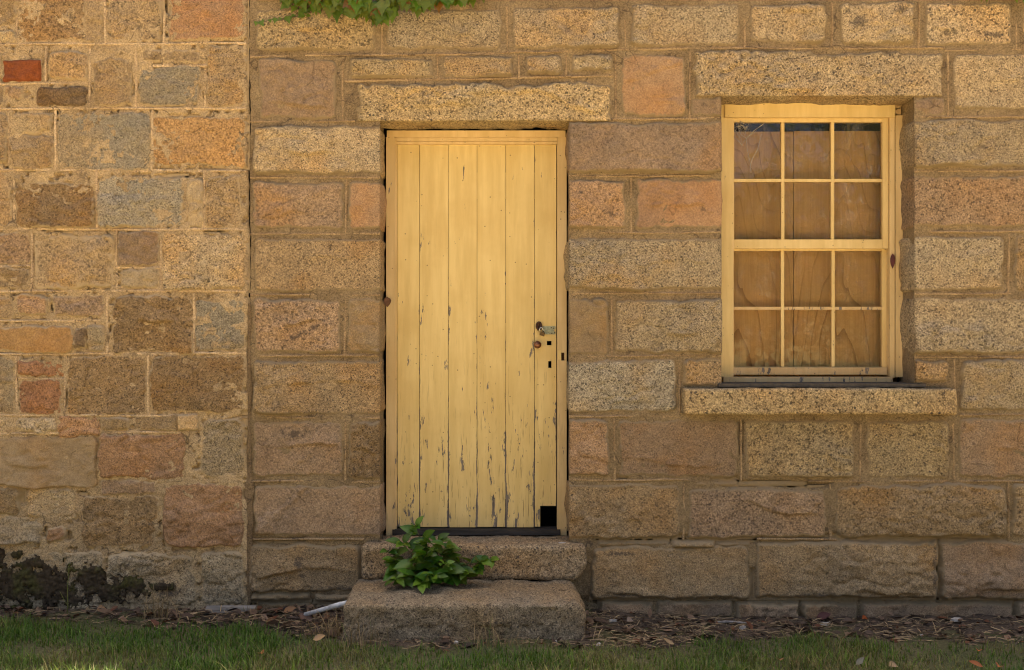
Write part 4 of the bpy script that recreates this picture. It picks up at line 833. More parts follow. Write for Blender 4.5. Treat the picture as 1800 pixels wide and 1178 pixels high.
# plywood leaning behind the glass
YP = YL + .10
def ply(name, a, b, top, y, label):
    o = box(name, X(a, y), X(b, y), y, y + .012, 1.05, Z(top, y), M['plywood'], None, .001); tag(o, label, 'plywood sheet'); return o
ply('plywood_sheet', 1240, 1394.4, 231.5, YP, 'narrow brown plywood sheet behind the left hand column of window panes')
ply('plywood_sheet', 1395.6, 1610, 230.5, YP + .003, 'wide brown plywood sheet with swirling grain behind the middle and right panes')

# ------------------------------------------------------------------ door steps
def warp_low(P, hx, hy, hz):
    P = P.copy(); f = np.clip((P[:, 0] - hx + .16) / .16, 0, 1)            # the right end is rounded off and sinks
    P[:, 0] -= 0.05 * f * np.clip(P[:, 2] / hz, 0, 1) ** 2
    P[:, 1] += 0.06 * f ** 2 * (P[:, 1] < 0)
    P[:, 2] -= 0.020 * (P[:, 2] > 0) * np.clip(-P[:, 1] / hy, 0, 1) ** 2 * 0.5
    return P
low = block('stone_step', -0.803, 0.352, -0.605, -0.06, -0.03, 0.184, 0.016, 0.010, 0.013, 'ashlar', None, (.265, .215, .145, .9), 41, warp_low)
tag(low, 'broad worn granite step standing on the ground, the lower of the two', 'step', 'granite doorsteps')
def warp_up(P, hx, hy, hz):
    P = P.copy(); f = np.clip((P[:, 0] - hx + .10) / .10, 0, 1)
    P[:, 2] += 0.0 * f; P[:, 0] -= 0.055 * f * np.clip(-P[:, 2] / hz, 0, 1) ** 1.5
    P[:, 1] += 0.018 * np.exp(-((P[:, 0] + .08) / .22) ** 2) * np.clip(-P[:, 2] / hz, 0, 1) * (P[:, 1] < 0)
    return P
up = block('stone_step', -0.782, 0.385, -0.105, 0.30, 0.180, 0.363, 0.026, 0.010, 0.009, 'ashlar', None, (.33, .260, .170, .95), 52, warp_up)
tag(up, 'speckled granite step right under the door sill, the upper of the two', 'step', 'granite doorsteps')

# ------------------------------------------------------------------ leaves and plants
def leaf_blade(name, L, W, n=6, fold=0.25, droop=0.3, pointed=1.0):
    """an oval leaf along +Y, face +Z"""
    V = []; F = []; vn = []
    for i in range(n + 1):
        t = i / n; w_ = W * (math.sin(math.pi * t ** 0.85) ** 0.8) * (1 - 0.15 * pointed * t) if 0 < i < n else W * 0.03
        z = -droop * L * t * t
        V += [(-w_, t * L, z + fold * w_), (0, t * L, z), (w_, t * L, z + fold * w_)]; vn += [0, 1, 0]
    for i in range(n):
        a = i * 3; F += [(a, a + 1, a + 4, a + 3), (a + 1, a + 2, a + 5, a + 4)]
    me = bpy.data.meshes.new(name); me.from_pydata(V, [], F); me.update(); me.polygons.foreach_set('use_smooth', [True] * len(F)); fattr(me, 'vein', vn); return me
def creeper_blade(name, S_, fold, seed):
    """three-pointed creeper leaf along +Y"""
    rr = random.Random(seed); out = [(0, 0), (.28, -.10), (.50, .12), (.62, .42), (.40, .48), (.34, .62), (.20, .80), (0, 1.08), (-.20, .80), (-.34, .62), (-.40, .48), (-.62, .42), (-.50, .12), (-.28, -.10)]
    out = [(x + rr.uniform(-.05, .05), y + rr.uniform(-.05, .05)) for x, y in out]
    V = [(0, .34 * S_, 0)] + [(x * S_, y * S_, fold * S_ * abs(x) - .30 * S_ * max(0, y - .4) ** 2 + rr.uniform(-.02, .02) * S_) for x, y in out]
    n = len(out); F = [(0, 1 + i, 1 + (i + 1) % n) for i in range(n)]
    me = bpy.data.meshes.new(name); me.from_pydata(V, [], F); me.update(); me.polygons.foreach_set('use_smooth', [True] * len(F)); fattr(me, 'vein', [0.6] + [0] * n); return me
def frame_m(d, n):
    d = Vector(d).normalized(); n = Vector(n); n = (n - d * n.dot(d)).normalized(); x = d.cross(n)
    return Matrix((x, d, n)).transposed().to_euler()
def place_leaf(name, me, mat, parent, pos, d, n, scale, col):
    o = obj(name, me, mat, parent, pos, (*col, 1)); o.rotation_euler = frame_m(d, n); o.scale = (scale,) * 3; return o

# the plant between the two steps
bx, by, bz = X(748, -.13), -.135, 0.182
plant = thing('leafy_plant', 'low green seedling shrub with oval leaves growing between the two doorsteps', 'plant', (bx, by, bz))
lv = [leaf_blade('leaf', .105, .030, fold=.25, droop=.20), leaf_blade('leaf', .090, .028, fold=.35, droop=.35), leaf_blade('leaf', .075, .025, fold=.2, droop=.12), leaf_blade('leaf', .060, .021, fold=.3, droop=.25)]
rp_ = random.Random(23); stems = []; tips = []
ends = [(737, 926, -.14), (760, 955, -.20), (790, 960, -.22), (700, 985, -.22), (715, 955, -.16), (775, 950, -.15), (800, 968, -.18), (850, 985, -.20), (868, 982, -.18), (730, 1010, -.32), (770, 1012, -.34), (690, 970, -.17), (820, 1005, -.26), (755, 972, -.27), (790, 992, -.30), (735, 985, -.28), (845, 1000, -.22), (810, 990, -.16), (692, 1002, -.26), (705, 1018, -.32), (748, 1024, -.36)]
ends = [(p - 7, q, y) for p, q, y in ends]
nl = 0
for (px, py, y) in ends:
    e = Vector((X(px, y), y, Z(py, y))); b_ = Vector((bx + rp_.uniform(-.05, .06), by + rp_.uniform(-.03, 0), bz))
    mid_ = (b_ + e) / 2 + Vector((0, -.02, .03)); pts = []
    for i in range(7):
        t = i / 6; pts.append((1 - t) ** 2 * b_ + 2 * t * (1 - t) * mid_ + t * t * e)
    stems.append(([tuple(p - Vector((bx, by, bz))) for p in pts], [.0038 - .0004 * i for i in range(7)]))
    for i in range(1, 7):
        for k in range(2 if i < 6 else 4):
            d = (pts[i] - pts[i - 1]).normalized(); ang = rp_.uniform(0, 6.28); o_ = Vector((math.cos(ang), -abs(math.sin(ang)) * .8 - .1, rp_.uniform(-.35, .65)))
            dd = (d * rp_.uniform(.1, .6) + o_).normalized(); nn = Vector((rp_.uniform(-.5, .5), -.55 + rp_.uniform(-.4, .3), .8))
            young = i == 6 and rp_.random() < .6
            c = (.085, .165, .014) if young else (.032 + .024 * rp_.random(), .078 + .050 * rp_.random(), .010)
            sc = (rp_.uniform(.55, .85) if i == 6 else rp_.uniform(.75, 1.2))
            if px == 737 and i > 3: sc *= .6
            pos_ = pts[i] + dd * .006
            if (pos_ + dd * .09 * sc).z < 0.188: dd.z = abs(dd.z) * .3 + .02
            place_leaf('leaf', lv[rp_.randrange(4)], M['leaf'], plant, pos_, dd, nn, sc, c); nl += 1
obj('stem', tubes_mesh('stem', stems, 6), M['stem'], plant, (bx, by, bz))

# the creeper hanging over the top of the front
def creeper(label, area, n, tend, at, seed):
    t = thing('wall_creeper', label, 'creeper', at, 'creepers hanging from the top of the wall'); rr = random.Random(seed)
    ml = [creeper_blade('leaf', .052, .22, 1), creeper_blade('leaf', .060, .30, 2), creeper_blade('leaf', .044, .15, 3), creeper_blade('leaf', .068, .25, 4)]
    cnt = 0
    while cnt < n:
        px = rr.uniform(*area[0]); lo = np.interp(px, area[1], area[2]); py = lo - 4 - abs(rr.gauss(0, 1)) * 21
        if py < -60: continue
        y = -.020 - .065 * rr.random() - .03 * max(0, min(1, (lo - py) / 40)); p = (X(px, y), y, Z(py - 14, y))
        d = (rr.uniform(-.55, .55), rr.uniform(-.5, .05), -1); nn = (rr.uniform(-.6, .6), -1, rr.uniform(.0, .9))
        q = rr.random(); c = (.060 + .04 * rr.random(), .110 + .05 * rr.random(), .010) if q < .72 else ((.10, .14, .018) if q < .90 else (.16, .085, .02))
        place_leaf('leaf', ml[rr.randrange(4)], M['ivyleaf'], t, p, d, nn, rr.uniform(.6, 1.15), c); cnt += 1
    for (path, step, s0) in tend:
        k = 0; tot = len(path)
        for i in range(len(path) - 1):
            a, b_ = path[i], path[i + 1]; m = max(1, int(math.hypot(b_[0] - a[0], b_[1] - a[1]) / step))
            for j in range(m):
                f = (j + rr.random() * .6) / m; px, py = a[0] + (b_[0] - a[0]) * f, a[1] + (b_[1] - a[1]) * f; y = -.022 - .02 * rr.random()
                place_leaf('leaf', ml[rr.randrange(4)], M['ivyleaf'], t, (X(px, y), y, Z(py - 2, y)), (rr.uniform(-.9, .9), -.2, rr.uniform(-1, .2)), (rr.uniform(-.4, .4), -1, .5), s0 * rr.uniform(.7, 1.3), (.085, .150, .018))
    vines = []
    for (path, step, s0) in tend:
        vines.append(([(X(p[0], -.02) - at[0], -.022 + .003 * rr.uniform(-1, 1) - at[1], Z(p[1], -.02) - at[2]) for p in path], .0016))
    x0, x1 = area[0]
    for k in range(9):
        px = rr.uniform(x0 + 20, x1 - 20); py = np.interp(px, area[1], area[2]); vines.append(([(X(px + rr.uniform(-25, 25) * (1 - j / 4)) - at[0], -.024 - at[1], Z(-75 + (py - 5 + 75) * j / 4) - at[2]) for j in range(5)], .0028))
    obj('vine', tubes_mesh('vine', vines, 5), M['vine'], t, at); return t
creeper('broad green creeper with lobed leaves hanging over the wall above the plank door', [(495, 850), [495, 520, 560, 600, 640, 662, 685, 720, 760, 800, 850], [10, 20, 26, 36, 34, 50, 38, 30, 20, 14, 6]], 285,
        [([(446, 41), (470, 37), (500, 32), (530, 29), (560, 26), (600, 20)], 9, .50), ([(560, 10), (545, 22), (520, 14), (500, 6)], 9, .6)], (X(680), -.02, Z(-40)), 71)
creeper('small spray of creeper leaves at the top edge above the window, far right', [(1705, 1830), [1705, 1730, 1760, 1800, 1830], [-4, 6, 2, 3, 3]], 34, [], (X(1770), -.02, Z(-40)), 75)
# bare dried runners clinging to the masonry
def runners():
    rr = random.Random(9); L_ = []
    for (x, y, dx_, dy_, n) in ((1062, 90, 9, 4, 8), (1320, 12, -3, 9, 8), (1310, 84, 14, 1.0, 14), (1440, 84, 14, .5, 10), (1105, 88, 3, 6, 7), (1345, 90, 9, 3, 7), (800, 96, 10, -1, 8), (590, 100, 9, 2, 9), (1395, 6, -7, 8, 8), (1800, 75, -8, 2, 5), (600, 178, 9, 2, 7), (1475, 84, 6, 6, 4)):
        p = []; a = math.atan2(dy_, dx_); s_ = math.hypot(dx_, dy_)
        for i in range(n):
            p.append((X(x), -.024 - .004 * rr.random(), Z(y))); x += math.cos(a) * s_; y += math.sin(a) * s_; a += rr.uniform(-.35, .35)
        L_.append((p, [.0016 - .0009 * i / n for i in range(n)]))
    t = thing('dried_creeper', 'thin bare creeper runners clinging to the joints above door and window', 'creeper', (X(1200), 0, Z(90)))
    for p, r_ in L_:
        c = Vector(p[0]); obj('runner', tubes_mesh('runner', [([tuple(Vector(q) - c) for q in p], r_)], 4), M['vine'], t, c)
runners()

# moss cushions on the foot of the older wall
def moss():
    x0, x1, z0, z1 = X(-70), X(310), -0.02, Z(958); nx, nz = int((x1 - x0) / .007), int((z1 - z0) / .007)
    u, v = np.meshgrid(np.linspace(x0, x1, nx), np.linspace(z0, z1, nz)); px = 900 + u / PX; py = 589 - (v - EYE) / PX
    m = np.full(u.shape, -9.0)
    for (cx, cy, rx, ry) in ((35, 1025, 60, 44), (100, 1035, 75, 45), (160, 1020, 32, 40), (0, 985, 14, 22), (32, 975, 12, 9), (45, 1000, 30, 18), (230, 1030, 40, 24), (285, 1030, 26, 9), (70, 990, 16, 14), (190, 1042, 30, 22), (-40, 1010, 30, 50)):
        m = np.maximum(m, 1 - ((px - cx) / rx) ** 2 - ((py - cy) / ry) ** 2)
    m = m + 1.15 * fbm(u * 22, v * 22, seed=33, o=5, g=.72) - 0.24
    cell = np.abs(fbm(u * 20, v * 20, seed=35, o=2))
    h = sstep(0.0, .5, m) * (0.002 + 0.007 * (1 - np.exp(-(cell * 4) ** 2)) + 0.006 * fbm(u * 60, v * 60, seed=36, o=3, g=.7))
    Y = -(h + 0.016) + 0.045 * (1 - sstep(-.08, .05, m))
    F = gridq(nx, nz); keep = (m.ravel()[F] > -.25).any(1)
    c = Vector((X(110), OLD_Y, 0)); me = mesh_np('moss', np.stack([u - c.x, Y, v], -1).reshape(-1, 3), F[keep])
    o = obj('moss', me, M['moss'], None, c); o['kind'] = 'stuff'; tag(o, 'dark moss cushions over the bottom left stones of the older wall', 'moss')
moss()

# ------------------------------------------------------------------ grass, straw and litter
def blades(name, P, ang, H, Wd, lean, tint, mat, seg=3):
    n = len(P); V = np.zeros((n, 2 * seg + 1, 3)); dirx, diry = np.cos(ang), np.sin(ang)
    for s_ in range(seg + 1):
        t = s_ / seg; off = lean * H * t ** 1.8; zz = H * t * np.sqrt(np.maximum(1 - 0.5 * (lean * t) ** 2, .05)); ww = Wd * (1 - t ** 1.5)
        cx, cy = P[:, 0] + dirx * off, P[:, 1] + diry * off
        if s_ < seg:
            V[:, 2 * s_] = np.stack([cx - diry * ww, cy + dirx * ww, P[:, 2] + zz], -1); V[:, 2 * s_ + 1] = np.stack([cx + diry * ww, cy - dirx * ww, P[:, 2] + zz], -1)
        else: V[:, 2 * seg] = np.stack([cx, cy, P[:, 2] + zz], -1)
    b = (np.arange(n) * (2 * seg + 1))[:, None]; Q = []; 
    for s_ in range(seg - 1): Q.append(b + np.array([2 * s_, 2 * s_ + 1, 2 * s_ + 3, 2 * s_ + 2]))
    T = b + np.array([2 * seg - 2, 2 * seg - 1, 2 * seg])
    me = mesh_np(name, V.reshape(-1, 3), [np.concatenate(Q), T]); cattr(me, 'tint', np.repeat(tint, 2 * seg + 1, 0)); return obj(name, me, mat)
def lerp(a, b, t): return np.asarray(a)[None] * (1 - t[:, None]) + np.asarray(b)[None] * t[:, None]
N = 95000
gx_ = RN.uniform(-3.6, 3.7, N); gy_ = -RN.uniform(0.05, 1.55, N) ** 1.0
e_ = lawn_edge(gx_); patch = fbm(gx_ * 2.2, gy_ * 2.2, seed=70, o=3); thin = fbm(gx_ * 5, gy_ * 5, seed=72, o=3)
edge_t = (e_ - gy_) / 0.16
ok = (RN.random(N) < np.clip(edge_t, 0, 1)) & (RN.random(N) < np.clip(0.80 + 0.5 * thin, 0.12, 1)) & ~((gx_ > -.83) & (gx_ < .37) & (gy_ > -.63))
bare = (gx_ > 1.8) & (gx_ < 2.9) & (gy_ > -.95); ok &= ~(bare & (RN.random(N) < .55 + .3 * thin))
gx_, gy_, patch, thin = gx_[ok], gy_[ok], patch[ok], thin[ok]; n = len(gx_)
dryf = np.clip(0.30 + 0.85 * patch + 0.35 * RN.normal(0, 1, n) + 0.55 * np.exp(-(lawn_edge(gx_) - gy_) / .10), 0, 1) * 0.9
tint = lerp((.055, .125, .012), (.21, .165, .062), dryf); yl = RN.random(n) < .22; tint[yl] = lerp((.10, .185, .018), (.15, .21, .022), RN.random(yl.sum())); tint *= (0.70 + 0.50 * RN.random(n))[:, None]
g = blades('grass', np.stack([gx_, gy_, lawn_z(gx_, gy_) - .004], -1), RN.uniform(0, 6.28, n), RN.gamma(5, .0058, n) * (1 + .35 * thin) + .010, .0016 + .0012 * RN.random(n), np.clip(RN.normal(.65, .35, n), .05, 1.25), tint, M['blade'])
g['kind'] = 'stuff'; tag(g, 'short mixed green and straw coloured lawn grass in front of the wall', 'grass')
# fallen straw and stalks lying over the soil strip
N = 11000
sx = RN.uniform(-3.5, 3.6, N); e_ = lawn_edge(sx); sy = -.03 + (e_ - .10) * RN.random(N) ** .8
dens = np.interp(900 + sx / .0028, [0, 200, 300, 450, 580, 1030, 1060, 1200, 1300, 1500, 1700, 1800], [.25, .3, .6, .4, .8, .9, 1, .9, .45, .6, .6, .4])
ok = (RN.random(N) < dens) & ~((sx > -.81) & (sx < .36) & (sy > -.62)); sx, sy = sx[ok], sy[ok]; n = len(sx)
tint = lerp((.070, .050, .030), (.42, .30, .155), RN.beta(1.2, 1.9, n))
a_ = RN.uniform(0, 6.28, n); ln_ = RN.gamma(3, .017, n); wd_ = RN.uniform(.0010, .0024, n); z_ = soil_z(sx, sy) + RN.uniform(.002, .022, n)
dirv = np.stack([np.cos(a_), .7 * np.sin(a_), RN.normal(0, .16, n)], -1); p0 = np.stack([sx, sy, z_], -1); p1 = p0 + dirv * ln_[:, None] * .5 + np.stack([0 * sx, 0 * sx, ln_ * .06], -1); p2 = p0 + dirv * ln_[:, None]; p2[:, 2] = np.maximum(p2[:, 2], soil_z(p2[:, 0], p2[:, 1]) + .003)
p2[:, 1] = np.minimum(p2[:, 1], -.012); p1[:, 1] = np.minimum(p1[:, 1], -.012)
pr = np.stack([-np.sin(a_), np.cos(a_), 0 * a_ + .6], -1) * wd_[:, None]
V = np.stack([p0 - pr, p0 + pr, p1 - pr, p1 + pr, p2 - pr * .5, p2 + pr * .5], 1).reshape(-1, 3); b = (np.arange(n) * 6)[:, None]
me = mesh_np('straw_litter', V, np.concatenate([b + np.array([0, 1, 3, 2]), b + np.array([2, 3, 5, 4])])); cattr(me, 'tint', np.repeat(tint, 6, 0))
o = obj('straw_litter', me, M['straw']); o['kind'] = 'stuff'; tag(o, 'dry straw and stalks strewn on the soil along the foot of the wall', 'straw')
# small brown leaf fragments
N = 4200
sx = RN.uniform(-3.5, 3.6, N); e_ = lawn_edge(sx); sy = -.03 + (e_ - .06) * RN.random(N) ** 1.1
ok = (RN.random(N) < np.interp(900 + sx / .0028, [0, 440, 480, 600, 1030, 1200, 1300, 1800], [.5, .6, 1, 1, .9, .7, .5, .55])) & ~((sx > -.83) & (sx < .37) & (sy > -.64)); sx, sy = sx[ok], sy[ok]; n = len(sx)
a_ = RN.uniform(0, 6.28, n); L_ = RN.gamma(3, .0060, n); W_ = L_ * RN.uniform(.25, .5, n); dirv = np.stack([np.cos(a_), np.sin(a_), RN.normal(.1, .25, n)], -1); sv = np.stack([-np.sin(a_), np.cos(a_), RN.normal(.1, .35, n)], -1)
c0 = np.stack([sx, sy, soil_z(sx, sy) + RN.uniform(.003, .018, n)], -1); dv, sv = dirv * L_[:, None], sv * W_[:, None]; curl = np.stack([0 * sx, 0 * sx, L_ * RN.uniform(-.1, .35, n)], -1)
V = np.stack([c0 - dv, c0 - .3 * dv + sv + curl, c0 + .4 * dv + .8 * sv + curl, c0 + dv, c0 + .4 * dv - .8 * sv + curl, c0 - .3 * dv - sv + curl], 1); V[..., 1] = np.minimum(V[..., 1], -.01)
b = (np.arange(n) * 6)[:, None]; me = mesh_np('leaf_litter', V.reshape(-1, 3), np.concatenate([b + np.array([0, 1, 2, 3]), b + np.array([0, 3, 4, 5])]), False)
tint = lerp((.035, .022, .015), (.26, .165, .10), RN.beta(1.0, 2.2, n)); rd = RN.random(n) < .10; tint[rd] = (.12, .045, .020); cattr(me, 'tint', np.repeat(tint, 6, 0))
o = obj('leaf_litter', me, M['straw']); o['kind'] = 'stuff'; tag(o, 'brown leaf litter lying on the soil along the foot of the wall', 'leaf litter')

# dry tufts
def tuft(px, py, y, n, h, label, seed, green=0.0, sp=.05):
    rr = np.random.default_rng(seed); P = np.stack([rr.normal(X(px, y), sp, n), rr.normal(y, .02, n), np.zeros(n)], -1); P[:, 2] = lawn_z(P[:, 0], P[:, 1])
    tint = lerp((.34, .235, .105), (.16, .110, .050), rr.random(n)); gsel = rr.random(n) < green; tint[gsel] = (.085, .125, .02)
    o = blades('grass_tuft', P, rr.uniform(0, 6.28, n), rr.gamma(6, h / 6, n), .0013 + .0008 * rr.random(n), np.clip(rr.normal(.6, .3, n), .05, 1.2), tint, M['straw'], 4)
    c = Vector((X(px, y), y, 0)); me = o.data; co = np.zeros(len(me.vertices) * 3, np.float32); me.vertices.foreach_get('co', co); co = co.reshape(-1, 3) - np.array(c, np.float32); me.vertices.foreach_set('co', co.ravel()); o.location = c; me.update()
    tag(o, label, 'grass tuft', 'dry grass tufts')
tuft(278, 1092, -.20, 60, .13, 'straw coloured grass tuft under the grey bottom stone of the older wall', 1)
tuft(440, 1086, -.16, 40, .06, 'small pale grass tuft at the end of the grey board', 2, .2, .03)
tuft(583, 1115, -.55, 70, .10, 'golden dry grass tuft left of the lower step', 3, .1)
tuft(632, 1125, -.70, 45, .14, 'tall dry grass wisps in front of the left end of the lower step', 4, .1, .06)
tuft(880, 1130, -.72, 50, .10, 'loose dry grass wisps before the middle of the lower step', 5, .1, .10)
tuft(1400, 1150, -.88, 60, .07, 'pale green splayed grass tuft in the lawn below the window', 6, .6, .03)
# a single tall stalk by the moss
P = np.array([(X(116, -.14), -.14, .0)]); st = [(0, 0, 0), (.004, 0, .06), (.002, 0, .14), (.010, -.004, .22), (.013, -.006, .27)]
o = obj('grass_stalk', tubes_mesh('grass_stalk', [(st, [.0022, .002, .0017, .0013, .0008]), ([(.003, 0, .05), (-.02, -.01, .10), (-.03, -.02, .13)], [.0014, .0014, .0006])], 5), simple_mat('stalk_green', (.15, .19, .03), (.20, .19, .05), 30), None, (X(118, -.14), -.14, .01))
tag(o, 'single thin green grass stalk standing before the dark moss', 'grass stalk')

# ------------------------------------------------------------------ single fallen leaves and chips
fl = [leaf_blade('fallen_leaf', .075, .024, 5, .5, -.3), leaf_blade('fallen_leaf', .055, .022, 5, .7, .3), leaf_blade('fallen_leaf', .065, .017, 5, .4, -.5)]
def fallen(px, py, y, col, label, k, a, sc=1.0, up=.3):
    z = (soil_z if y > float(lawn_edge(X(px, y))) else lawn_z)(np.array(X(px, y)), np.array(y)); z = float(z) + (.012 if y > float(lawn_edge(X(px, y))) else .035)
    o = obj('fallen_leaf', fl[k], M['dry'], None, (X(px, y), y, z), (*col, 1)); o.rotation_euler = frame_m((math.cos(a), math.sin(a), .1), (.1, -up, 1)); o.scale = (sc,) * 3
    tag(o, label, 'leaf', 'fallen leaves')
for a in ((1515, 1083, -.06, (.30, .075, .015), 'bright orange fallen leaf against the base course below the window', 1, .3, .7, .8), (1435, 1085, -.08, (.075, .030, .030), 'dark purple fallen leaf lying at the base course below the sill', 0, .1, 1.0, .9),
          (1720, 1138, -.75, (.25, .075, .018), 'orange fallen leaf beside the dark soil at the right', 1, 1.2, .8, .5), (1728, 1161, -.98, (.19, .062, .020), 'longest rust leaf lying on the lawn at the bottom right', 0, 2.9, .85, .4), (1754, 1160, -.98, (.22, .075, .022), 'small rust leaf right beside the longest rust leaf', 1, .9, .9, .5),
          (1372, 1150, -.90, (.17, .085, .045), 'brown curled leaf standing in the lawn under the window', 1, 1.5, .8, .9), (1505, 1155, -.95, (.12, .12, .10), 'grey curled leaf in the lawn under the middle of the sill', 2, .8, .8, .8), (1562, 1160, -.98, (.22, .16, .10), 'pale tan leaf in the lawn under the right end of the sill', 1, .2, .9, .6),
          (550, 1128, -.70, (.30, .205, .12), 'pale tan lobed leaf on the lawn left of the steps', 0, .1, .8, .8), (462, 1154, -.92, (.22, .10, .035), 'orange brown leaf on the lawn below the end of the grey board', 1, 2.2, .8, .6), (498, 1072, -.10, (.22, .125, .065), 'curled tan leaf leaning by the foot of the wall left of the pipe', 0, .2, .9, .9),
          (548, 1082, -.30, (.10, .060, .050), 'big curled dark leaf in front of the white pipe', 0, 2.5, 1.15, .7), (170, 1073, -.07, (.30, .185, .105), 'pale brown leaf below the moss at the older wall', 1, .4, .9, .9), (1185, 1122, -.62, (.26, .185, .105), 'tan folded leaf at the lawn edge right of the steps', 2, 2.7, .8, .6), (1102, 1094, -.22, (.20, .165, .150), 'greyish dead leaf among the straw right of the steps', 1, .6, .9, .7)): fallen(*a)
def chip(name, px, py, y, sx_, sy_, sz_, label, rot=0.2, cat='plaster chip', z=None, mat='white'):
    bm = bmesh.new(); rr = random.Random(int(px)); pts = [(math.cos(t) * sx_ * rr.uniform(.7, 1.1), math.sin(t) * sy_ * rr.uniform(.6, 1.1)) for t in np.linspace(0, 5.6, 7)]
    lo = [bm.verts.new((p[0], p[1], 0)) for p in pts]; hi = [bm.verts.new((p[0] * .85, p[1] * .85, sz_ * rr.uniform(.6, 1.2))) for p in pts]
    bm.faces.new(hi); bm.faces.new(lo[::-1]); [bm.faces.new((lo[i], lo[(i + 1) % 7], hi[(i + 1) % 7], hi[i])) for i in range(7)]
    zz = float(soil_z(np.array(X(px, y)), np.array(y))) + .006 if z is None else z
    o = obj(name, bm_mesh(name, bm), M[mat], None, (X(px, y), y, zz)); o.rotation_euler = (0, 0, rot); tag(o, label, cat, 'pale chips along the wall' if cat == 'plaster chip' else None)
chip('plaster_chip', 1450, 1092, -.12, .034, .02, .016, 'white plaster chip on the soil below the window sill', .1)
chip('plaster_chip', 1682, 1089, -.10, .040, .018, .014, 'flat white plaster chip on the soil at the right', .1)
chip('plaster_chip', 1305, 1096, -.26, .022, .016, .016, 'small white plaster chip beside the pale stick', .4)
chip('plaster_chip', 1620, 1110, -.36, .010, .009, .010, 'tiny round white pebble on the dark soil at the right', .4)
chip('plaster_chip', 1052, 1132, -.66, .012, .010, .012, 'tiny white chip in the straw beside the lower step corner', .4)
chip('plaster_chip', 975, 1135, -.66, .014, .010, .014, 'white chip lying at the foot of the lower step', .4)
chip('plaster_chip', 802, 1130, -.655, .012, .010, .010, 'white crumb at the foot of the lower step near its middle', .2)
chip('plaster_chip', 1078, 1090, -.20, .026, .012, .012, 'white splinter on the straw just right of the steps', .5)
chip('paper_scrap', 988, 948, -.035, .024, .017, .003, 'white paper scrap lying on the right end of the upper step', .3, 'paper scrap', .3655)
stick = obj('stick', tubes_mesh('stick', [([(-.085, 0, .002), (-.03, .004, .006), (.03, .0, .004), (.085, -.006, .0)], [.006, .008, .007, .004])], 6), simple_mat('pale_stick', (.33, .29, .25), (.20, .17, .14), 60), None, (X(1286, -.14), -.14, float(soil_z(np.array(X(1286, -.14)), np.array(-.14))) + .008))
tag(stick, 'short pale bare stick lying on the soil under the window', 'stick')

# the pipe running out of the steps, and the grey board
py_ = -.42
p0, p1 = Vector((X(530, -.24), -.24, .034)), Vector((X(611, py_), py_, Z(1059, py_)))
mid_ = p0.lerp(p1, .72); pp = thing('plastic_pipe', 'white plastic pipe poking out of the leaf litter against the lower step', 'pipe', p0)
obj('pipe', tubes_mesh('pipe', [([tuple(p0 - p0), tuple(mid_ - p0), tuple(p1 - p0)], .0115)], 14), M['pipe'], pp, p0)
c0, c1 = p0.lerp(p1, .62), p0.lerp(p1, .86)
obj('coupling', tubes_mesh('coupling', [([tuple(c0 - p0), tuple(c1 - p0)], .0132)], 14), M['pipe'], pp, p0)
bd = box('grey_board', -.13, .13, -.03, .03, -.009, .009, M['grey'], None, .005); bd.location = (X(405, -.10), -.10, .028); bd.rotation_euler = (math.radians(24), math.radians(-1), math.radians(-2)); tag(bd, 'silvery grey weathered board lying at the foot of the older wall', 'board')

# ------------------------------------------------------------------ small things on door and window
o = obj('dry_leaf', leaf_blade('dry_leaf', .085, .014, 6, .5, -.3), M['redleaf'], None, (X(1569, YW - .01), YW - .012, Z(446, YW))); o.rotation_euler = frame_m((.02, -.05, -1), (-.5, -1, .1)); tag(o, 'long red brown dead leaf stuck to the right window casing', 'leaf')
o = obj('dry_leaf', leaf_blade('dry_leaf', .055, .022, 5, .6, .2), simple_mat('brown_leaf', (.17, .085, .045), (.10, .05, .03), 40), None, (X(680, .17), .165, Z(522, .17))); o.rotation_euler = frame_m((.1, -.1, -1), (.3, -1, .2)); tag(o, 'brown crumpled leaf caught at the left door jamb', 'leaf')
def web():
    rr = random.Random(4); L_ = []; y = YU - .006; A = lambda p: (X(p[0], y), y + rr.uniform(-.006, .004), Z(p[1], y)); c = Vector((X(1300, y), y, Z(225, y)))
    for s_ in ([(1345, 216), (1325, 230), (1312, 243), (1313, 262), (1318, 285), (1320, 302)], [(1338, 236), (1332, 262), (1322, 280), (1319, 292)], [(1292, 228), (1302, 244), (1304, 255), (1312, 243)], [(1296, 222), (1303, 238), (1312, 243)], [(1290, 240), (1300, 250), (1305, 256)], [(1316, 218), (1310, 232), (1312, 243), (1330, 230)]):
        L_.append(([tuple(Vector(A(p)) - c) for p in s_], [rr.uniform(.0010, .0022) for _ in s_]))
    for k in range(38):
        a = (1292 + abs(rr.gauss(0, 12)), 214 + abs(rr.gauss(0, 9))); b_ = (a[0] + rr.uniform(-8, 14), a[1] + rr.uniform(-4, 14)); L_.append(([tuple(Vector(A(a)) - c), tuple(Vector(A(b_)) - c)], .0006))
    for k in range(14):
        a = (1293 + rr.random() * 20, 214 + rr.random() * 12); L_.append(([tuple(Vector(A(a)) - c), tuple(Vector(A((a[0] + 2, a[1] + 2))) - c)], .0035))
    o = obj('cobweb', tubes_mesh('cobweb', L_, 4), M['web'], None, c); tag(o, 'dusty cobweb with hanging strands in the top left window pane', 'cobweb')
web()

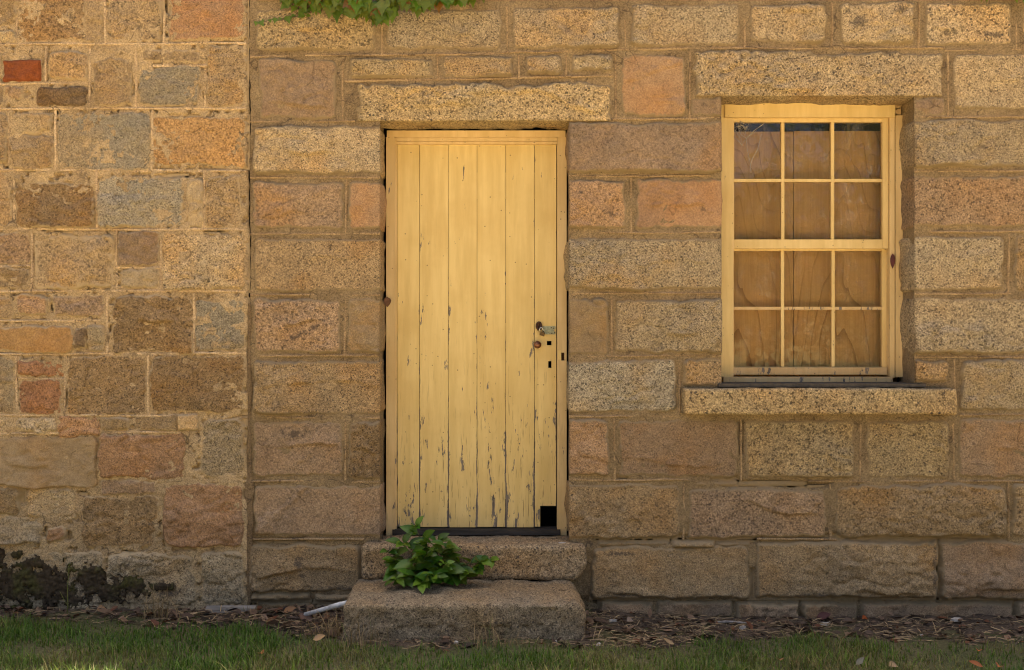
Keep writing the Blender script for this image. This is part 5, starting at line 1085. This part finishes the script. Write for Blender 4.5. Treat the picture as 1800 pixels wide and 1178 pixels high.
# ------------------------------------------------------------------ the tree across the yard, seen in the panes
def tree(name, label, base, H, rad, n, seed, trunk=True):
    rr = np.random.default_rng(seed); t = thing(name, label, 'tree', base)
    cl = rr.normal(0, 1, (60, 3)); cl /= np.linalg.norm(cl, axis=1, keepdims=True); cl *= (rr.random((60, 1)) ** .4); cl = cl * np.array([rad, rad, H * .45]) + np.array([0, 0, H * .52])
    k = rr.integers(0, 60, n); P = cl[k] + rr.normal(0, rad * .17, (n, 3)); P[:, 2] = np.maximum(P[:, 2], .15)
    d = rr.normal(0, 1, (n, 3)); d /= np.linalg.norm(d, axis=1, keepdims=True); e = np.cross(d, rr.normal(0, 1, (n, 3))); e /= np.linalg.norm(e, axis=1, keepdims=True); s_ = rr.uniform(.07, .15, n)[:, None]
    V = np.stack([P - d * s_, P + e * s_ * .45, P + d * s_, P - e * s_ * .45], 1).reshape(-1, 3); b_ = (np.arange(n) * 4)[:, None]
    me = mesh_np('crown', V, b_ + np.arange(4), False); fattr(me, 'vein', np.zeros(n * 4)); obj('crown', me, M['treeleaf'], t, base, (.045, .070, .018, 1))
    L_ = [([(0, 0, -.1), (.05, 0, H * .25), (.0, .08, H * .5), (.1, 0, H * .8)], [.16, .13, .09, .03])]
    for j in range(7):
        q = cl[rr.integers(0, 60)]; L_.append(([(0.03, 0, H * (.18 + .05 * j)), tuple(q * .55 + np.array([0, 0, H * .1])), tuple(q)], [.07, .045, .015]))
    obj('trunk', tubes_mesh('trunk', L_, 7), M['bark'], t, base); return t
tree('broadleaf_tree', 'broad dense tree across the yard, mirrored dark in the middle and right window panes', (11.7, -20.0, -.03), 11.0, 5.2, 24000, 3)
tree('broadleaf_tree', 'smaller loose tree across the yard, mirrored at the edge of the left window panes', (6.5, -24.0, -.06), 6.5, 1.3, 2600, 6)
tree('bushy_shrub', 'wide low shrub across the yard, mirrored dark in the lower right window panes', (10.4, -18.5, -.03), 3.0, 4.2, 7000, 9)
print('leaves', nl, 'objects', len(S.objects), 'tris', sum(len(o.data.loops) - 2 * len(o.data.polygons) for o in S.objects if o.type == 'MESH'))
